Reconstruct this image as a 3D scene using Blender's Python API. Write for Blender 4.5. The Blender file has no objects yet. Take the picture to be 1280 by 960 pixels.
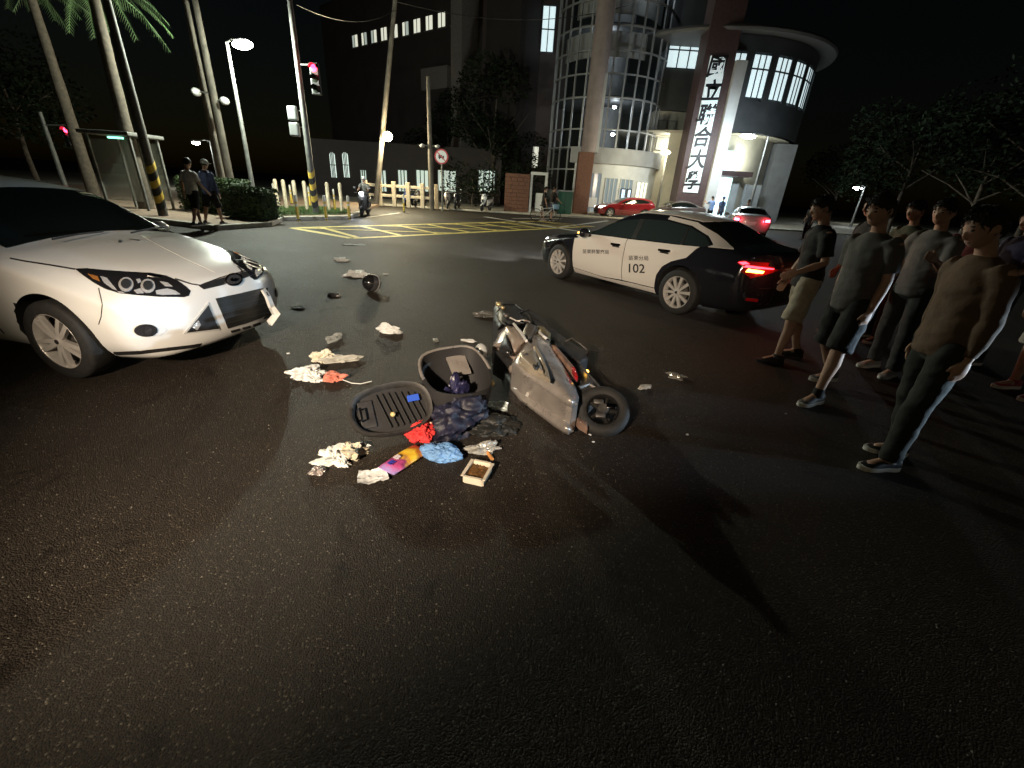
import bpy, bmesh, math, random
from math import sin, cos, pi, radians, sqrt, atan2, exp
from mathutils import Vector, Matrix
from mathutils.bvhtree import BVHTree
from mathutils.geometry import delaunay_2d_cdt
random.seed(7)
V = Vector
scn = bpy.context.scene
COL = scn.collection
# ------------------------------------------------------------------ camera
FPX, PITCH, ROLL, CAMH = 535.0, radians(24.7), radians(3.6), 1.65
CF = V((0, cos(PITCH), -sin(PITCH)))
_u0 = V((0, sin(PITCH), cos(PITCH))); _r0 = V((1, 0, 0))
CR = _r0 * cos(ROLL) + _u0 * sin(ROLL)
CU = _u0 * cos(ROLL) - _r0 * sin(ROLL)
CC = V((0, 0, CAMH))
cam = bpy.data.cameras.new('camera')
cam.sensor_width = 36.0
cam.lens = FPX / 1280 * 36
cam.clip_start = 0.05
cam.clip_end = 1500
camo = bpy.data.objects.new('camera', cam)
COL.objects.link(camo)
_m = Matrix((CR, CU, -CF)).transposed().to_4x4()
_m.translation = CC
camo.matrix_world = _m
scn.camera = camo
# ------------------------------------------------------------------ night sky, moon, exposure
w = bpy.data.worlds.new('World'); scn.world = w; w.use_nodes = True
nt = w.node_tree
sky = nt.nodes.new('ShaderNodeTexSky'); sky.sky_type = 'NISHITA'; sky.sun_disc = False
sky.sun_elevation = radians(4); sky.sun_rotation = radians(140)
bg = nt.nodes['Background']
nt.links.new(sky.outputs[0], bg.inputs[0]); bg.inputs[1].default_value = 0.0011
sun = bpy.data.lights.new('moon', 'SUN'); sun.energy = 0.006; sun.angle = radians(0.5); sun.color = (1, .95, .88)
suno = bpy.data.objects.new('moon', sun); COL.objects.link(suno)
suno.rotation_euler = (radians(60), 0, radians(40))
vs = scn.view_settings
vs.view_transform = 'Standard'; vs.look = 'None'; vs.exposure = 0.0; vs.gamma = 1.0; vs.use_curve_mapping = False
scn.cycles.use_denoising = True
scn.cycles.sample_clamp_indirect = 4.0
scn.cycles.max_bounces = 6
scn.cycles.transparent_max_bounces = 12
# ------------------------------------------------------------------ pixel -> place helpers (photograph is 1280 x 960)
def ray(x, y): return CF * FPX + CR * (x - 640) + CU * (480 - y)
def at(x, y, z=0.0):
    d = ray(x, y); t = (z - CAMH) / d.z
    return CC + d * t
def aty(x, y, Y):
    d = ray(x, y); return CC + d * (Y / d.y)
# ------------------------------------------------------------------ materials
MATS = {}
def mat(name, col, rough=.5, metal=0., var=0., vscale=8., bump=0., bscale=60., coat=0., emit=None, es=0., alpha=1., trans=0., spec=.5, col2=None):
    if name in MATS: return MATS[name]
    m = bpy.data.materials.new(name); m.use_nodes = True
    nt = m.node_tree; b = nt.nodes['Principled BSDF']
    b.inputs['Base Color'].default_value = (*col, 1)
    b.inputs['Roughness'].default_value = rough
    b.inputs['Metallic'].default_value = metal
    b.inputs['Coat Weight'].default_value = coat
    b.inputs['Coat Roughness'].default_value = .04
    b.inputs['Specular IOR Level'].default_value = spec
    b.inputs['Alpha'].default_value = alpha
    b.inputs['Transmission Weight'].default_value = trans
    if emit:
        b.inputs['Emission Color'].default_value = (*emit, 1); b.inputs['Emission Strength'].default_value = es
    if var or bump:
        tc = nt.nodes.new('ShaderNodeTexCoord')
    if var:
        n = nt.nodes.new('ShaderNodeTexNoise'); n.inputs['Scale'].default_value = vscale; n.inputs['Detail'].default_value = 6
        nt.links.new(tc.outputs['Object'], n.inputs['Vector'])
        r = nt.nodes.new('ShaderNodeValToRGB')
        c2 = col2 or tuple(max(0, c * (1 - var)) for c in col)
        c1 = col if col2 else tuple(min(1, c * (1 + var * .6)) for c in col)
        r.color_ramp.elements[0].position = .35; r.color_ramp.elements[1].position = .68
        r.color_ramp.elements[0].color = (*c2, 1); r.color_ramp.elements[1].color = (*c1, 1)
        nt.links.new(n.outputs[0], r.inputs[0]); nt.links.new(r.outputs[0], b.inputs['Base Color'])
        mr = nt.nodes.new('ShaderNodeMapRange'); mr.inputs[3].default_value = max(.02, rough - .12); mr.inputs[4].default_value = min(1, rough + .12)
        nt.links.new(n.outputs[0], mr.inputs[0]); nt.links.new(mr.outputs[0], b.inputs['Roughness'])
    if bump:
        n2 = nt.nodes.new('ShaderNodeTexNoise'); n2.inputs['Scale'].default_value = bscale; n2.inputs['Detail'].default_value = 4
        nt.links.new(tc.outputs['Object'], n2.inputs['Vector'])
        bp = nt.nodes.new('ShaderNodeBump'); bp.inputs['Strength'].default_value = bump; bp.inputs['Distance'].default_value = .01
        nt.links.new(n2.outputs[0], bp.inputs['Height']); nt.links.new(bp.outputs[0], b.inputs['Normal'])
    MATS[name] = m
    return m
def glow(name, col, s): return mat(name, tuple(min(1, c) for c in col), .4, emit=col, es=s)
# ------------------------------------------------------------------ mesh building
class MB:
    def __init__(s): s.v = []; s.f = []; s.m = []
    def add(s, vs, fs, mi=0, M=None):
        o = len(s.v)
        s.v += [tuple(M @ V(v)) if M else tuple(v) for v in vs]
        s.f += [tuple(i + o for i in f) for f in fs]; s.m += [mi] * len(fs)
        return s
    def box(s, c, d, rz=0., M=None, mi=0, taper=1.):
        x, y, z = d[0] / 2, d[1] / 2, d[2] / 2
        vs = [(sx * x * (taper if sz > 0 else 1), sy * y * (taper if sz > 0 else 1), sz * z) for sz in (-1, 1) for sx, sy in ((-1, -1), (1, -1), (1, 1), (-1, 1))]
        R = Matrix.Translation(c) @ Matrix.Rotation(rz, 4, 'Z')
        if M: R = M @ R
        return s.add(vs, [(3, 2, 1, 0), (4, 5, 6, 7), (0, 1, 5, 4), (1, 2, 6, 5), (2, 3, 7, 6), (3, 0, 4, 7)], mi, R)
    def rbox(s, c, d, r=.01, seg=2, rz=0., M=None, mi=0):
        bm = bmesh.new(); bmesh.ops.create_cube(bm, size=1)
        bmesh.ops.scale(bm, vec=d, verts=bm.verts)
        bmesh.ops.bevel(bm, geom=bm.edges[:], offset=min(r, min(d) * .49), segments=seg, affect='EDGES', profile=.5)
        R = Matrix.Translation(c) @ Matrix.Rotation(rz, 4, 'Z')
        if M: R = M @ R
        s.bm(bm, mi, R); bm.free(); return s
    def bm(s, bm, mi=0, M=None):
        bm.verts.index_update()
        return s.add([v.co[:] for v in bm.verts], [[v.index for v in f.verts] for f in bm.faces], mi, M)
    def tube(s, pts, r, n=8, mi=0, cap=True, M=None, closed=False):
        pts = [V(p) for p in pts]; k = len(pts)
        rs = r if isinstance(r, (list, tuple)) else [r] * k
        vs, fs = [], []
        up = None
        for i, p in enumerate(pts):
            if closed: t = pts[(i + 1) % k] - pts[i - 1]
            else: t = pts[min(i + 1, k - 1)] - pts[max(i - 1, 0)]
            t.normalize()
            if up is None:
                up = t.orthogonal().normalized()
            else:
                up = (up - t * up.dot(t))
                up = up.normalized() if up.length > 1e-5 else t.orthogonal().normalized()
            q = t.cross(up)
            for j in range(n):
                a = 2 * pi * j / n
                vs.append(p + (up * cos(a) + q * sin(a)) * rs[i])
        for i in range(k if closed else k - 1):
            i2 = (i + 1) % k
            for j in range(n):
                fs.append((i * n + j, i * n + (j + 1) % n, i2 * n + (j + 1) % n, i2 * n + j))
        if cap and not closed:
            fs.append(tuple(range(n - 1, -1, -1))); fs.append(tuple((k - 1) * n + j for j in range(n)))
        return s.add(vs, fs, mi, M)
    def cyl(s, p0, p1, r0, r1=None, n=12, mi=0, M=None): return s.tube([p0, p1], [r0, r0 if r1 is None else r1], n, mi, True, M)
    def lathe(s, prof, n=24, mi=0, M=None, a0=0., a1=2 * pi):
        vs, fs = [], []; k = len(prof); full = abs(a1 - a0 - 2 * pi) < 1e-6
        nn = n if full else n + 1
        for j in range(nn):
            a = a0 + (a1 - a0) * j / n
            for r, z in prof: vs.append((r * cos(a), r * sin(a), z))
        for j in range(n):
            j2 = (j + 1) % nn
            for i in range(k - 1):
                fs.append((j * k + i, j2 * k + i, j2 * k + i + 1, j * k + i + 1))
        return s.add(vs, fs, mi, M)
    def sphere(s, c, r, nu=16, nv=10, mi=0, M=None):
        r = r if isinstance(r, (list, tuple)) else (r, r, r)
        prof = [(sin(pi * i / nv), -cos(pi * i / nv)) for i in range(nv + 1)]
        T = Matrix.Translation(c) @ Matrix.Diagonal((*r, 1))
        return s.lathe(prof, nu, mi, (M @ T) if M else T)
    def prism(s, poly, z0, z1, M=None, mi=0):
        n = len(poly)
        vs = [(x, y, z0) for x, y in poly] + [(x, y, z1) for x, y in poly]
        fs = [tuple(range(n - 1, -1, -1)), tuple(range(n, 2 * n))] + [(i, (i + 1) % n, n + (i + 1) % n, n + i) for i in range(n)]
        return s.add(vs, fs, mi, M)
    def mesh(s, name, mats, smooth=None):
        me = bpy.data.meshes.new(name); me.from_pydata(s.v, [], s.f)
        mats = mats if isinstance(mats, (list, tuple)) else [mats]
        for m in mats: me.materials.append(m)
        if len(mats) > 1: me.polygons.foreach_set('material_index', s.m)
        bm = bmesh.new(); bm.from_mesh(me)
        bmesh.ops.remove_doubles(bm, verts=bm.verts, dist=1e-6)
        bmesh.ops.recalc_face_normals(bm, faces=bm.faces); bm.to_mesh(me); bm.free()
        if smooth is not None:
            for p in me.polygons: p.use_smooth = True
            if smooth > 0: me.set_sharp_from_angle(angle=radians(smooth))
        me.update()
        return me
    def build(s, name, mats, parent=None, smooth=None, loc=(0, 0, 0), rot=(0, 0, 0)):
        o = bpy.data.objects.new(name, s.mesh(name, mats, smooth)); COL.objects.link(o)
        o.parent = parent; o.location = loc; o.rotation_euler = rot
        return o
def tag(o, label=None, cat=None, group=None, kind=None):
    if label: o['label'] = label
    if cat: o['category'] = cat
    if group: o['group'] = group
    if kind: o['kind'] = kind
    return o
def thing(name, label, cat, loc=(0, 0, 0), rz=0., group=None):
    o = bpy.data.objects.new(name, None); COL.objects.link(o); o.empty_display_size = .1
    o.location = loc; o.rotation_euler = (0, 0, rz)
    return tag(o, label, cat, group)
def copy_tree(o, parent=None):
    c = o.copy(); COL.objects.link(c); c.parent = parent
    for ch in o.children: copy_tree(ch, c)
    return c
def lamp(name, typ, loc, energy, col=(1, 1, 1), size=.1, parent=None, target=None, spot=None, blend=.3):
    l = bpy.data.lights.new(name, typ); l.energy = energy; l.color = col
    if typ == 'SPOT':
        l.spot_size = radians(spot); l.spot_blend = blend
    l.shadow_soft_size = size
    o = bpy.data.objects.new(name, l); COL.objects.link(o); o.location = loc; o.parent = parent
    if target is not None:
        o.rotation_euler = (V(target) - V(loc)).to_track_quat('-Z', 'Y').to_euler()
    return o
def evalmesh(o):
    dg = bpy.context.evaluated_depsgraph_get(); dg.update()
    me = bpy.data.meshes.new_from_object(o.evaluated_get(dg))
    return me
def pchip(xs, ys, x):
    n = len(xs)
    if x <= xs[0]: return ys[0]
    if x >= xs[-1]: return ys[-1]
    h = [xs[i + 1] - xs[i] for i in range(n - 1)]; d = [(ys[i + 1] - ys[i]) / h[i] for i in range(n - 1)]
    m = [d[0]] + [0 if d[i - 1] * d[i] <= 0 else 2 * d[i - 1] * d[i] / (d[i - 1] + d[i]) for i in range(1, n - 1)] + [d[-1]]
    i = max(j for j in range(n - 1) if xs[j] <= x)
    t = (x - xs[i]) / h[i]
    return (2 * t**3 - 3 * t * t + 1) * ys[i] + (t**3 - 2 * t * t + t) * h[i] * m[i] + (-2 * t**3 + 3 * t * t) * ys[i + 1] + (t**3 - t * t) * h[i] * m[i + 1]
def text_mesh(s, size=1., extrude=0., font_scale=(1, 1), bold=0.):
    cu = bpy.data.curves.new('t', 'FONT'); cu.body = s; cu.size = size; cu.extrude = extrude; cu.align_x = 'CENTER'; cu.align_y = 'CENTER'
    cu.offset = bold; cu.resolution_u = 4
    o = bpy.data.objects.new('t', cu); COL.objects.link(o)
    me = evalmesh(o); COL.objects.unlink(o); bpy.data.objects.remove(o)
    vs = [(v.co.x * font_scale[0], v.co.y * font_scale[1], v.co.z) for v in me.vertices]; fs = [tuple(p.vertices) for p in me.polygons]
    bpy.data.meshes.remove(me)
    return vs, fs
# ------------------------------------------------------------------ off-frame and in-frame lamps' shared colours
WARM = (1.0, .74, .48); COOL = (.82, .92, 1.0); GREENW = (.9, 1.0, .86)
# ------------------------------------------------------------------ ground
def asphalt_mat():
    m = bpy.data.materials.new('asphalt'); m.use_nodes = True; nt = m.node_tree; L = nt.links.new
    b = nt.nodes['Principled BSDF']; N = nt.nodes.new
    tc = N('ShaderNodeTexCoord')
    vo = N('ShaderNodeTexVoronoi'); vo.inputs['Scale'].default_value = 150; L(tc.outputs['Object'], vo.inputs['Vector'])
    sep = N('ShaderNodeSeparateColor'); L(vo.outputs['Color'], sep.inputs[0])
    r1 = N('ShaderNodeValToRGB'); e = r1.color_ramp.elements
    e[0].position = 0; e[0].color = (.018, .0145, .011, 1); e[1].position = .8; e[1].color = (.038, .0305, .0235, 1)
    k = e.new(.95); k.color = (.048, .04, .032, 1); k = e.new(.994); k.color = (.14, .125, .10, 1)
    L(sep.outputs[0], r1.inputs[0])
    big = N('ShaderNodeTexNoise'); big.inputs['Scale'].default_value = .55; big.inputs['Detail'].default_value = 8; big.inputs['Roughness'].default_value = .62
    L(tc.outputs['Object'], big.inputs['Vector'])
    r2 = N('ShaderNodeValToRGB'); e = r2.color_ramp.elements
    e[0].position = .36; e[0].color = (.62, .6, .58, 1); e[1].position = .66; e[1].color = (1.12, 1.1, 1.06, 1)
    L(big.outputs[0], r2.inputs[0])
    mx = N('ShaderNodeMixRGB'); mx.blend_type = 'MULTIPLY'; mx.inputs[0].default_value = 1
    L(r1.outputs[0], mx.inputs[1]); L(r2.outputs[0], mx.inputs[2])
    # old oil stains with their own ragged shapes
    st = N('ShaderNodeTexNoise'); st.inputs['Scale'].default_value = 2.3; st.inputs['Detail'].default_value = 10; st.inputs['Roughness'].default_value = .7; st.inputs['Distortion'].default_value = .8
    L(tc.outputs['Object'], st.inputs['Vector'])
    r3 = N('ShaderNodeValToRGB'); e = r3.color_ramp.elements
    e[0].position = .57; e[0].color = (1, 1, 1, 1); e[1].position = .66; e[1].color = (.42, .40, .38, 1)
    L(st.outputs[0], r3.inputs[0])
    mx2 = N('ShaderNodeMixRGB'); mx2.blend_type = 'MULTIPLY'; mx2.inputs[0].default_value = 1
    L(mx.outputs[0], mx2.inputs[1]); L(r3.outputs[0], mx2.inputs[2])
    # hairline cracks, only in places
    wn = N('ShaderNodeTexNoise'); wn.inputs['Scale'].default_value = 1.7; wn.inputs['Detail'].default_value = 6; L(tc.outputs['Object'], wn.inputs['Vector'])
    av = N('ShaderNodeMixRGB'); av.blend_type = 'ADD'; av.inputs[0].default_value = .55; L(tc.outputs['Object'], av.inputs[1]); L(wn.outputs['Color'], av.inputs[2])
    ck = N('ShaderNodeTexVoronoi'); ck.feature = 'DISTANCE_TO_EDGE'; ck.inputs['Scale'].default_value = .45; L(av.outputs[0], ck.inputs['Vector'])
    r4 = N('ShaderNodeValToRGB'); e = r4.color_ramp.elements
    e[0].position = .0; e[0].color = (.35, .33, .31, 1); e[1].position = .006; e[1].color = (1, 1, 1, 1); L(ck.outputs['Distance'], r4.inputs[0])
    mk = N('ShaderNodeMapRange'); mk.inputs[1].default_value = .5; mk.inputs[2].default_value = .62; L(big.outputs[0], mk.inputs[0])
    mx3 = N('ShaderNodeMixRGB'); mx3.blend_type = 'MULTIPLY'; L(mk.outputs[0], mx3.inputs[0]); L(mx2.outputs[0], mx3.inputs[1]); L(r4.outputs[0], mx3.inputs[2]); L(mx3.outputs[0], b.inputs['Base Color'])
    mr = N('ShaderNodeMapRange'); mr.inputs[3].default_value = .5; mr.inputs[4].default_value = .8
    L(big.outputs[0], mr.inputs[0]); L(mr.outputs[0], b.inputs['Roughness'])
    n2 = N('ShaderNodeTexNoise'); n2.inputs['Scale'].default_value = 210; n2.inputs['Detail'].default_value = 3; L(tc.outputs['Object'], n2.inputs['Vector'])
    ad = N('ShaderNodeMath'); ad.operation = 'MULTIPLY_ADD'; ad.inputs[1].default_value = -1.1
    ns = N('ShaderNodeMath'); ns.operation = 'MULTIPLY'; ns.inputs[1].default_value = .35; L(n2.outputs[0], ns.inputs[0])
    L(vo.outputs['Distance'], ad.inputs[0]); L(ns.outputs[0], ad.inputs[2])
    bp = N('ShaderNodeBump'); bp.inputs['Strength'].default_value = 1.; bp.inputs['Distance'].default_value = .006
    L(ad.outputs[0], bp.inputs['Height']); L(bp.outputs[0], b.inputs['Normal'])
    b.inputs['Specular IOR Level'].default_value = .28
    return m
ASPH = asphalt_mat()
def sheet(name, poly, z, m, parent=None, kind=None, th=0):
    b = MB()
    if th: b.prism(poly, z - th, z)
    else: b.add([(x, y, z) for x, y in poly], [tuple(range(len(poly)))])
    o = b.build(name, m, parent)
    if kind: o['kind'] = kind
    return o
ground = sheet('ground', [(-400, -60), (400, -60), (400, 500), (-400, 500)], -.02, mat('far_ground', (.05, .048, .042), .9, var=.4, vscale=.3), kind='structure')
road = sheet('road', [(-60, -40), (60, -40), (60, 31.2), (-60, 31.2)], 0, ASPH, kind='structure')
# ------------------------------------------------------------------ cars
PAINT_W = mat('white_car_paint', (.70, .715, .71), .28, coat=1.)
PAINT_PW = mat('police_white_paint', (.72, .70, .66), .35, coat=.7)
PAINT_K = mat('black_car_paint', (.012, .013, .018), .18, coat=1.)
PAINT_R = mat('red_car_paint', (.20, .012, .016), .25, coat=1.)
PAINT_S = mat('silver_car_paint', (.55, .54, .54), .3, metal=.4, coat=.8)
PAINT_D = mat('brown_car_paint', (.09, .07, .065), .25, coat=1.)
GLASSD = mat('tinted_glass', (.008, .011, .010), .05, spec=.7, coat=.3)
RUBBER = mat('tyre_rubber', (.018, .018, .018), .75, var=.3, vscale=30, bump=.3, bscale=80)
BLKPL = mat('black_plastic', (.016, .016, .017), .5, var=.3, vscale=20)
ALLOY = mat('alloy_silver', (.66, .64, .61), .32, metal=.4)
CHROME = mat('chrome', (.7, .7, .72), .1, metal=1.)
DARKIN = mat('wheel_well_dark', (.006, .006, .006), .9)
SEAM = mat('panel_gap', (.01, .01, .01), .8)
REDLENS = mat('red_lens', (.35, .01, .012), .2, coat=.6)
CLEARL = mat('headlamp_lens', (.5, .52, .54), .12, metal=.6)
def body_mesh(keys, nring=90, nsec=9):
    """keys: rows (x, sweep, zb, yb, zw, yw, zs, ys, zr, yr, zt), x descending from the nose; returns closed loft"""
    xs = [-k[0] for k in keys]
    # densify: parameter runs along key index so that the nose keeps many rings
    ts = []; n = len(keys)
    par = list(range(n))
    cols = [[k[c] for k in keys] for c in range(11)]
    rings = []
    steps = 6
    for i in range((n - 1) * steps + 1):
        t = i / steps
        rings.append([pchip(par, cols[c], t) for c in range(11)])
    vs, fs = [], []
    prof_n = None
    W = max(k[5] for k in keys)
    for (x, sw, zb, yb, zw, yw, zs, ys, zr, yr, zt) in rings:
        P = [(0, zb), (yb * .55, zb), (yb, zb + .004), ((yb + yw) / 2 + (yw - yb) * .28, zb + (zw - zb) * .42), (yw, zw), (ys + (yw - ys) * .55, zw + (zs - zw) * .62), (ys, zs), ((ys + yr) / 2 + .012, (zs + zr) / 2 + .004), (yr, zr), (yr * .72, zt - (zt - zr) * .42), (yr * .38, zt - (zt - zr) * .1), (0, zt)]
        # catmull-rom through P
        half = []
        for i in range(len(P) - 1):
            p0 = P[i - 1] if i > 0 else (-P[1][0], P[1][1]); p1 = P[i]; p2 = P[i + 1]
            p3 = P[i + 2] if i + 2 < len(P) else (-P[-2][0], P[-2][1])
            for k in range(3):
                t = k / 3
                q = []
                for a in (0, 1):
                    m1 = (p2[a] - p0[a]) * .42; m2 = (p3[a] - p1[a]) * .42
                    q.append((2 * t**3 - 3 * t * t + 1) * p1[a] + (t**3 - 2 * t * t + t) * m1 + (-2 * t**3 + 3 * t * t) * p2[a] + (t**3 - t * t) * m2)
                half.append((max(q[0], 0), q[1]))
        half.append(P[-1])
        full = half + [(-y, z) for y, z in reversed(half[1:-1])]
        prof_n = len(full)
        for y, z in full:
            vs.append((x - sw * (abs(y) / W) ** 2.7, y, z))
    nr = len(rings)
    for i in range(nr - 1):
        for j in range(prof_n):
            j2 = (j + 1) % prof_n
            fs.append((i * prof_n + j, i * prof_n + j2, (i + 1) * prof_n + j2, (i + 1) * prof_n + j))
    # caps: pair across the (very thin) end ring
    h = prof_n // 2
    for base, rev in ((0, False), ((nr - 1) * prof_n, True)):
        c = [base + j for j in range(prof_n)]
        # close by zipping: bottom half to top half on each side
        def zipside(idx):
            a, b = 0, len(idx) - 1
            while b - a > 2:
                fs.append((idx[a], idx[a + 1], idx[b - 1], idx[b])); a += 1; b -= 1
            if b - a == 2: fs.append((idx[a], idx[a + 1], idx[b]))
        zipside(c[:h + 1]); zipside(c[h:] + [c[0]])
    return vs, fs
class Car:
    """A car in its own frame: x forward, y left, origin on the ground under the front axle."""
    def __init__(s, name, label, loc, heading, keys, paint, wb, track=.78, wr=.33, arch=.375, group=None):
        s.root = thing(name, label, 'car', (loc[0], loc[1], 0), heading, group)
        s.M = Matrix.Translation((loc[0], loc[1], 0)) @ Matrix.Rotation(heading, 4, 'Z'); s.Mi = s.M.inverted()
        s.wb, s.track, s.wr = wb, track, wr
        b = MB(); vs, fs = body_mesh(keys); b.add(vs, fs)
        tmp = b.build('body_tmp', [paint, DARKIN], None, 0)
        # wheel wells
        W = max(k[5] for k in keys)
        cut = MB()
        for ax in (0, -wb):
            for sd in (1, -1):
                cut.cyl((ax, sd * (W - .27), wr + .012), (ax, sd * (W + .2), wr + .012), arch, n=48)
                cut.box((ax, sd * (W - .035), wr - .30), (arch * 1.97, .47, .6))
        # union of cutters one after another
        objs = []
        for ax in (0, -wb):
            for sd in (1, -1):
                pts = [(arch * cos(a), arch * sin(a)) for a in [pi * i / 28 for i in range(29)]] + [(-arch * 1.02, -.45), (arch * 1.02, -.45)]
                cb = MB(); y0, y1 = sd * (W - .27), sd * (W + .25)
                R = Matrix(((1, 0, 0, ax), (0, 0, 1, 0), (0, 1, 0, wr + .012), (0, 0, 0, 1)))
                cb.prism(pts, min(y0, y1), max(y0, y1), R)
                co = cb.build('cut', [DARKIN]); objs.append(co)
        for co in objs:
            md = tmp.modifiers.new('b', 'BOOLEAN'); md.operation = 'DIFFERENCE'; md.object = co; md.solver = 'EXACT'
        me = evalmesh(tmp)
        bm = bmesh.new(); bm.from_mesh(me); bmesh.ops.triangulate(bm, faces=[f for f in bm.faces if len(f.verts) > 4]); bmesh.ops.dissolve_degenerate(bm, edges=bm.edges, dist=1e-4); bm.to_mesh(me); bm.free()
        for o in objs + [tmp]: bpy.data.objects.remove(o)
        me.materials.clear(); me.materials.append(paint); me.materials.append(DARKIN)
        for p in me.polygons:
            c = p.center; n = p.normal
            p.material_index = 0
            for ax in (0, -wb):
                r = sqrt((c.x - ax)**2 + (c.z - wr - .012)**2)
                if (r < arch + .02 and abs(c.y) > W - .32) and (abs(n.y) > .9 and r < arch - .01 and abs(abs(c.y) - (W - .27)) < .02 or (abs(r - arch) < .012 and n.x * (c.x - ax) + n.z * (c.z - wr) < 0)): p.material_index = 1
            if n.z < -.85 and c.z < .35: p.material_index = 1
            p.use_smooth = True
        me.set_sharp_from_angle(angle=radians(38))
        s.body = bpy.data.objects.new('body', me); COL.objects.link(s.body); s.body.parent = s.root
        bm = bmesh.new(); bm.from_mesh(me); s.bvh = BVHTree.FromBMesh(bm); bm.free()
    def patch(s, name, outline, m, off=.004, grid=4., parent=None, mirror=True, deep=.006, frame=None, label=None, smooth=35):
        """outline traced on the photograph (pixels) or in a frame (origin,u,v,dir in car space); laid on the body"""
        if frame:
            O, U, Vv, D = [V(a) for a in frame]; D = D.normalized()
            cast = lambda q: (O + U * q[0] + Vv * q[1], D)
        else:
            R3 = s.Mi.to_3x3(); o0 = s.Mi @ CC
            cast = lambda q: (o0, (R3 @ ray(q[0], q[1])).normalized())
        pts = []
        n = len(outline)
        per = sum((V(outline[i]) - V(outline[i - 1])).length for i in range(n))
        for i in range(n):
            a, b = V(outline[i]), V(outline[(i + 1) % n]); k = max(1, int((b - a).length / grid + .5))
            pts += [a.lerp(b, j / k) for j in range(k)]
        nb = len(pts)
        x0, x1 = min(p.x for p in pts), max(p.x for p in pts); y0, y1 = min(p.y for p in pts), max(p.y for p in pts)
        inner = []
        yy = y0 + grid * .5
        while yy < y1:
            xx = x0 + grid * .5
            while xx < x1:
                q = V((xx, yy))
                ins = False; dmin = 1e9
                for i in range(nb):
                    a, b = pts[i], pts[(i + 1) % nb]
                    if (a.y > yy) != (b.y > yy) and xx < (b.x - a.x) * (yy - a.y) / (b.y - a.y) + a.x: ins = not ins
                    dmin = min(dmin, (a - q).length)
                if ins and dmin > grid * .45: inner.append(q)
                xx += grid
            yy += grid
        allp = pts + inner
        r = delaunay_2d_cdt([p.to_2d() for p in allp], [(i, (i + 1) % nb) for i in range(nb)], [], 1, 1e-5)
        v2, _, f2 = r[0], r[1], r[2]
        hit = []
        for q in v2:
            o, d = cast(q)
            h, nn, _, _ = s.bvh.ray_cast(o, d)
            hit.append((h, nn, d) if h is not None else None)
        return s._emit(name, v2, f2, hit, m, off, deep, parent, mirror, label, smooth)
    def _emit(s, name, v2, f2, hit, m, off, deep, parent, mirror, label, smooth):
        f2 = [f for f in f2 if all(hit[i] for i in f)]
        # drop slivers that span a silhouette
        out = []
        for f in f2:
            L = max((hit[f[i]][0] - hit[f[i - 1]][0]).length for i in range(len(f)))
            if L < .35: out.append(f)
        used = sorted({i for f in out for i in f}); ix = {i: k for k, i in enumerate(used)}
        top = []; low = []
        for i in used:
            h, nn, d = hit[i]
            if nn.dot(d) > 0: nn = -nn
            top.append(h + nn * off); low.append(h - nn * deep)
        faces = [tuple(ix[i] for i in f) for f in out]
        cnt = {}
        for f in faces:
            for i in range(len(f)):
                e = (f[i], f[(i + 1) % len(f)]); cnt[frozenset(e)] = cnt.get(frozenset(e), 0) + 1
        k = len(top); sk = []
        for f in faces:
            for i in range(len(f)):
                e = (f[i], f[(i + 1) % len(f)])
                if cnt[frozenset(e)] == 1: sk.append((e[1], e[0], e[0] + k, e[1] + k))
        res = []
        for sgn in ((1, -1) if mirror else (1,)):
            b = MB(); b.add([(p.x, p.y * sgn, p.z) for p in top + low], faces + sk)
            o = b.build(name, m, parent if (parent and sgn == 1) else (s._mir.get(parent) if parent else s.root), smooth)
            if label: o['label'] = label
            res.append(o)
        if not hasattr(s, '_mirmap'): s._mirmap = {}
        if mirror: s._mirmap[res[0].name] = res[1]
        return res[0]
    class _Mir(dict): pass
    @property
    def _mir(s):
        class G:
            def get(_, o): return s._mirmap.get(o.name, s.root)
        return G()
    def line(s, name, pts, wd, m, parent=None, mirror=True, off=.003):
        """a narrow strip following a traced polyline"""
        L, Rr = [], []
        P = [V(p) for p in pts]
        for i, p in enumerate(P):
            t = (P[min(i + 1, len(P) - 1)] - P[max(i - 1, 0)]).normalized(); q = V((-t.y, t.x)) * wd / 2
            L.append(tuple(p + q)); Rr.append(tuple(p - q))
        return s.patch(name, L + Rr[::-1], m, off, max(wd, 3), parent, mirror, .003)
    def text(s, name, string, c, right, down, h, m, parent=None, bold=.0):
        """lettering laid on the body: centre pixel, unit pixel vectors, glyph height in pixels"""
        vs, fs = text_mesh(string, 1., bold=bold)
        R3 = s.Mi.to_3x3(); o0 = s.Mi @ CC; out = []
        for x, y, _ in vs:
            q = (c[0] + right[0] * x * h - down[0] * y * h, c[1] + right[1] * x * h - down[1] * y * h)
            d = (R3 @ ray(*q)).normalized(); hh, nn, _, _ = s.bvh.ray_cast(o0, d)
            if hh is None: hh = o0 + d * 5; nn = -d
            out.append(hh + nn * .0075)
        b = MB(); b.add(out, fs)
        return b.build(name, m, parent or s.root)
    def wheels(s, kind, width=.21, rim=None, rimr=.7):
        rim = rim or ALLOY
        W = s.track
        proto = None
        for ax in (0, -s.wb):
            for sd in (-1, 1):
                wh = bpy.data.objects.new('wheel', None); COL.objects.link(wh); wh.parent = s.root
                wh.location = (ax, sd * W, s.wr); wh.rotation_euler = (0, random.uniform(0, 1), 0) if sd == -1 else (0, random.uniform(0, 1), pi)
                if proto is None:
                    proto = s.wheel_meshes(kind, width, rimr)
                for nm, me, mm in proto:
                    o = bpy.data.objects.new(nm, me); COL.objects.link(o); o.parent = wh
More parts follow.
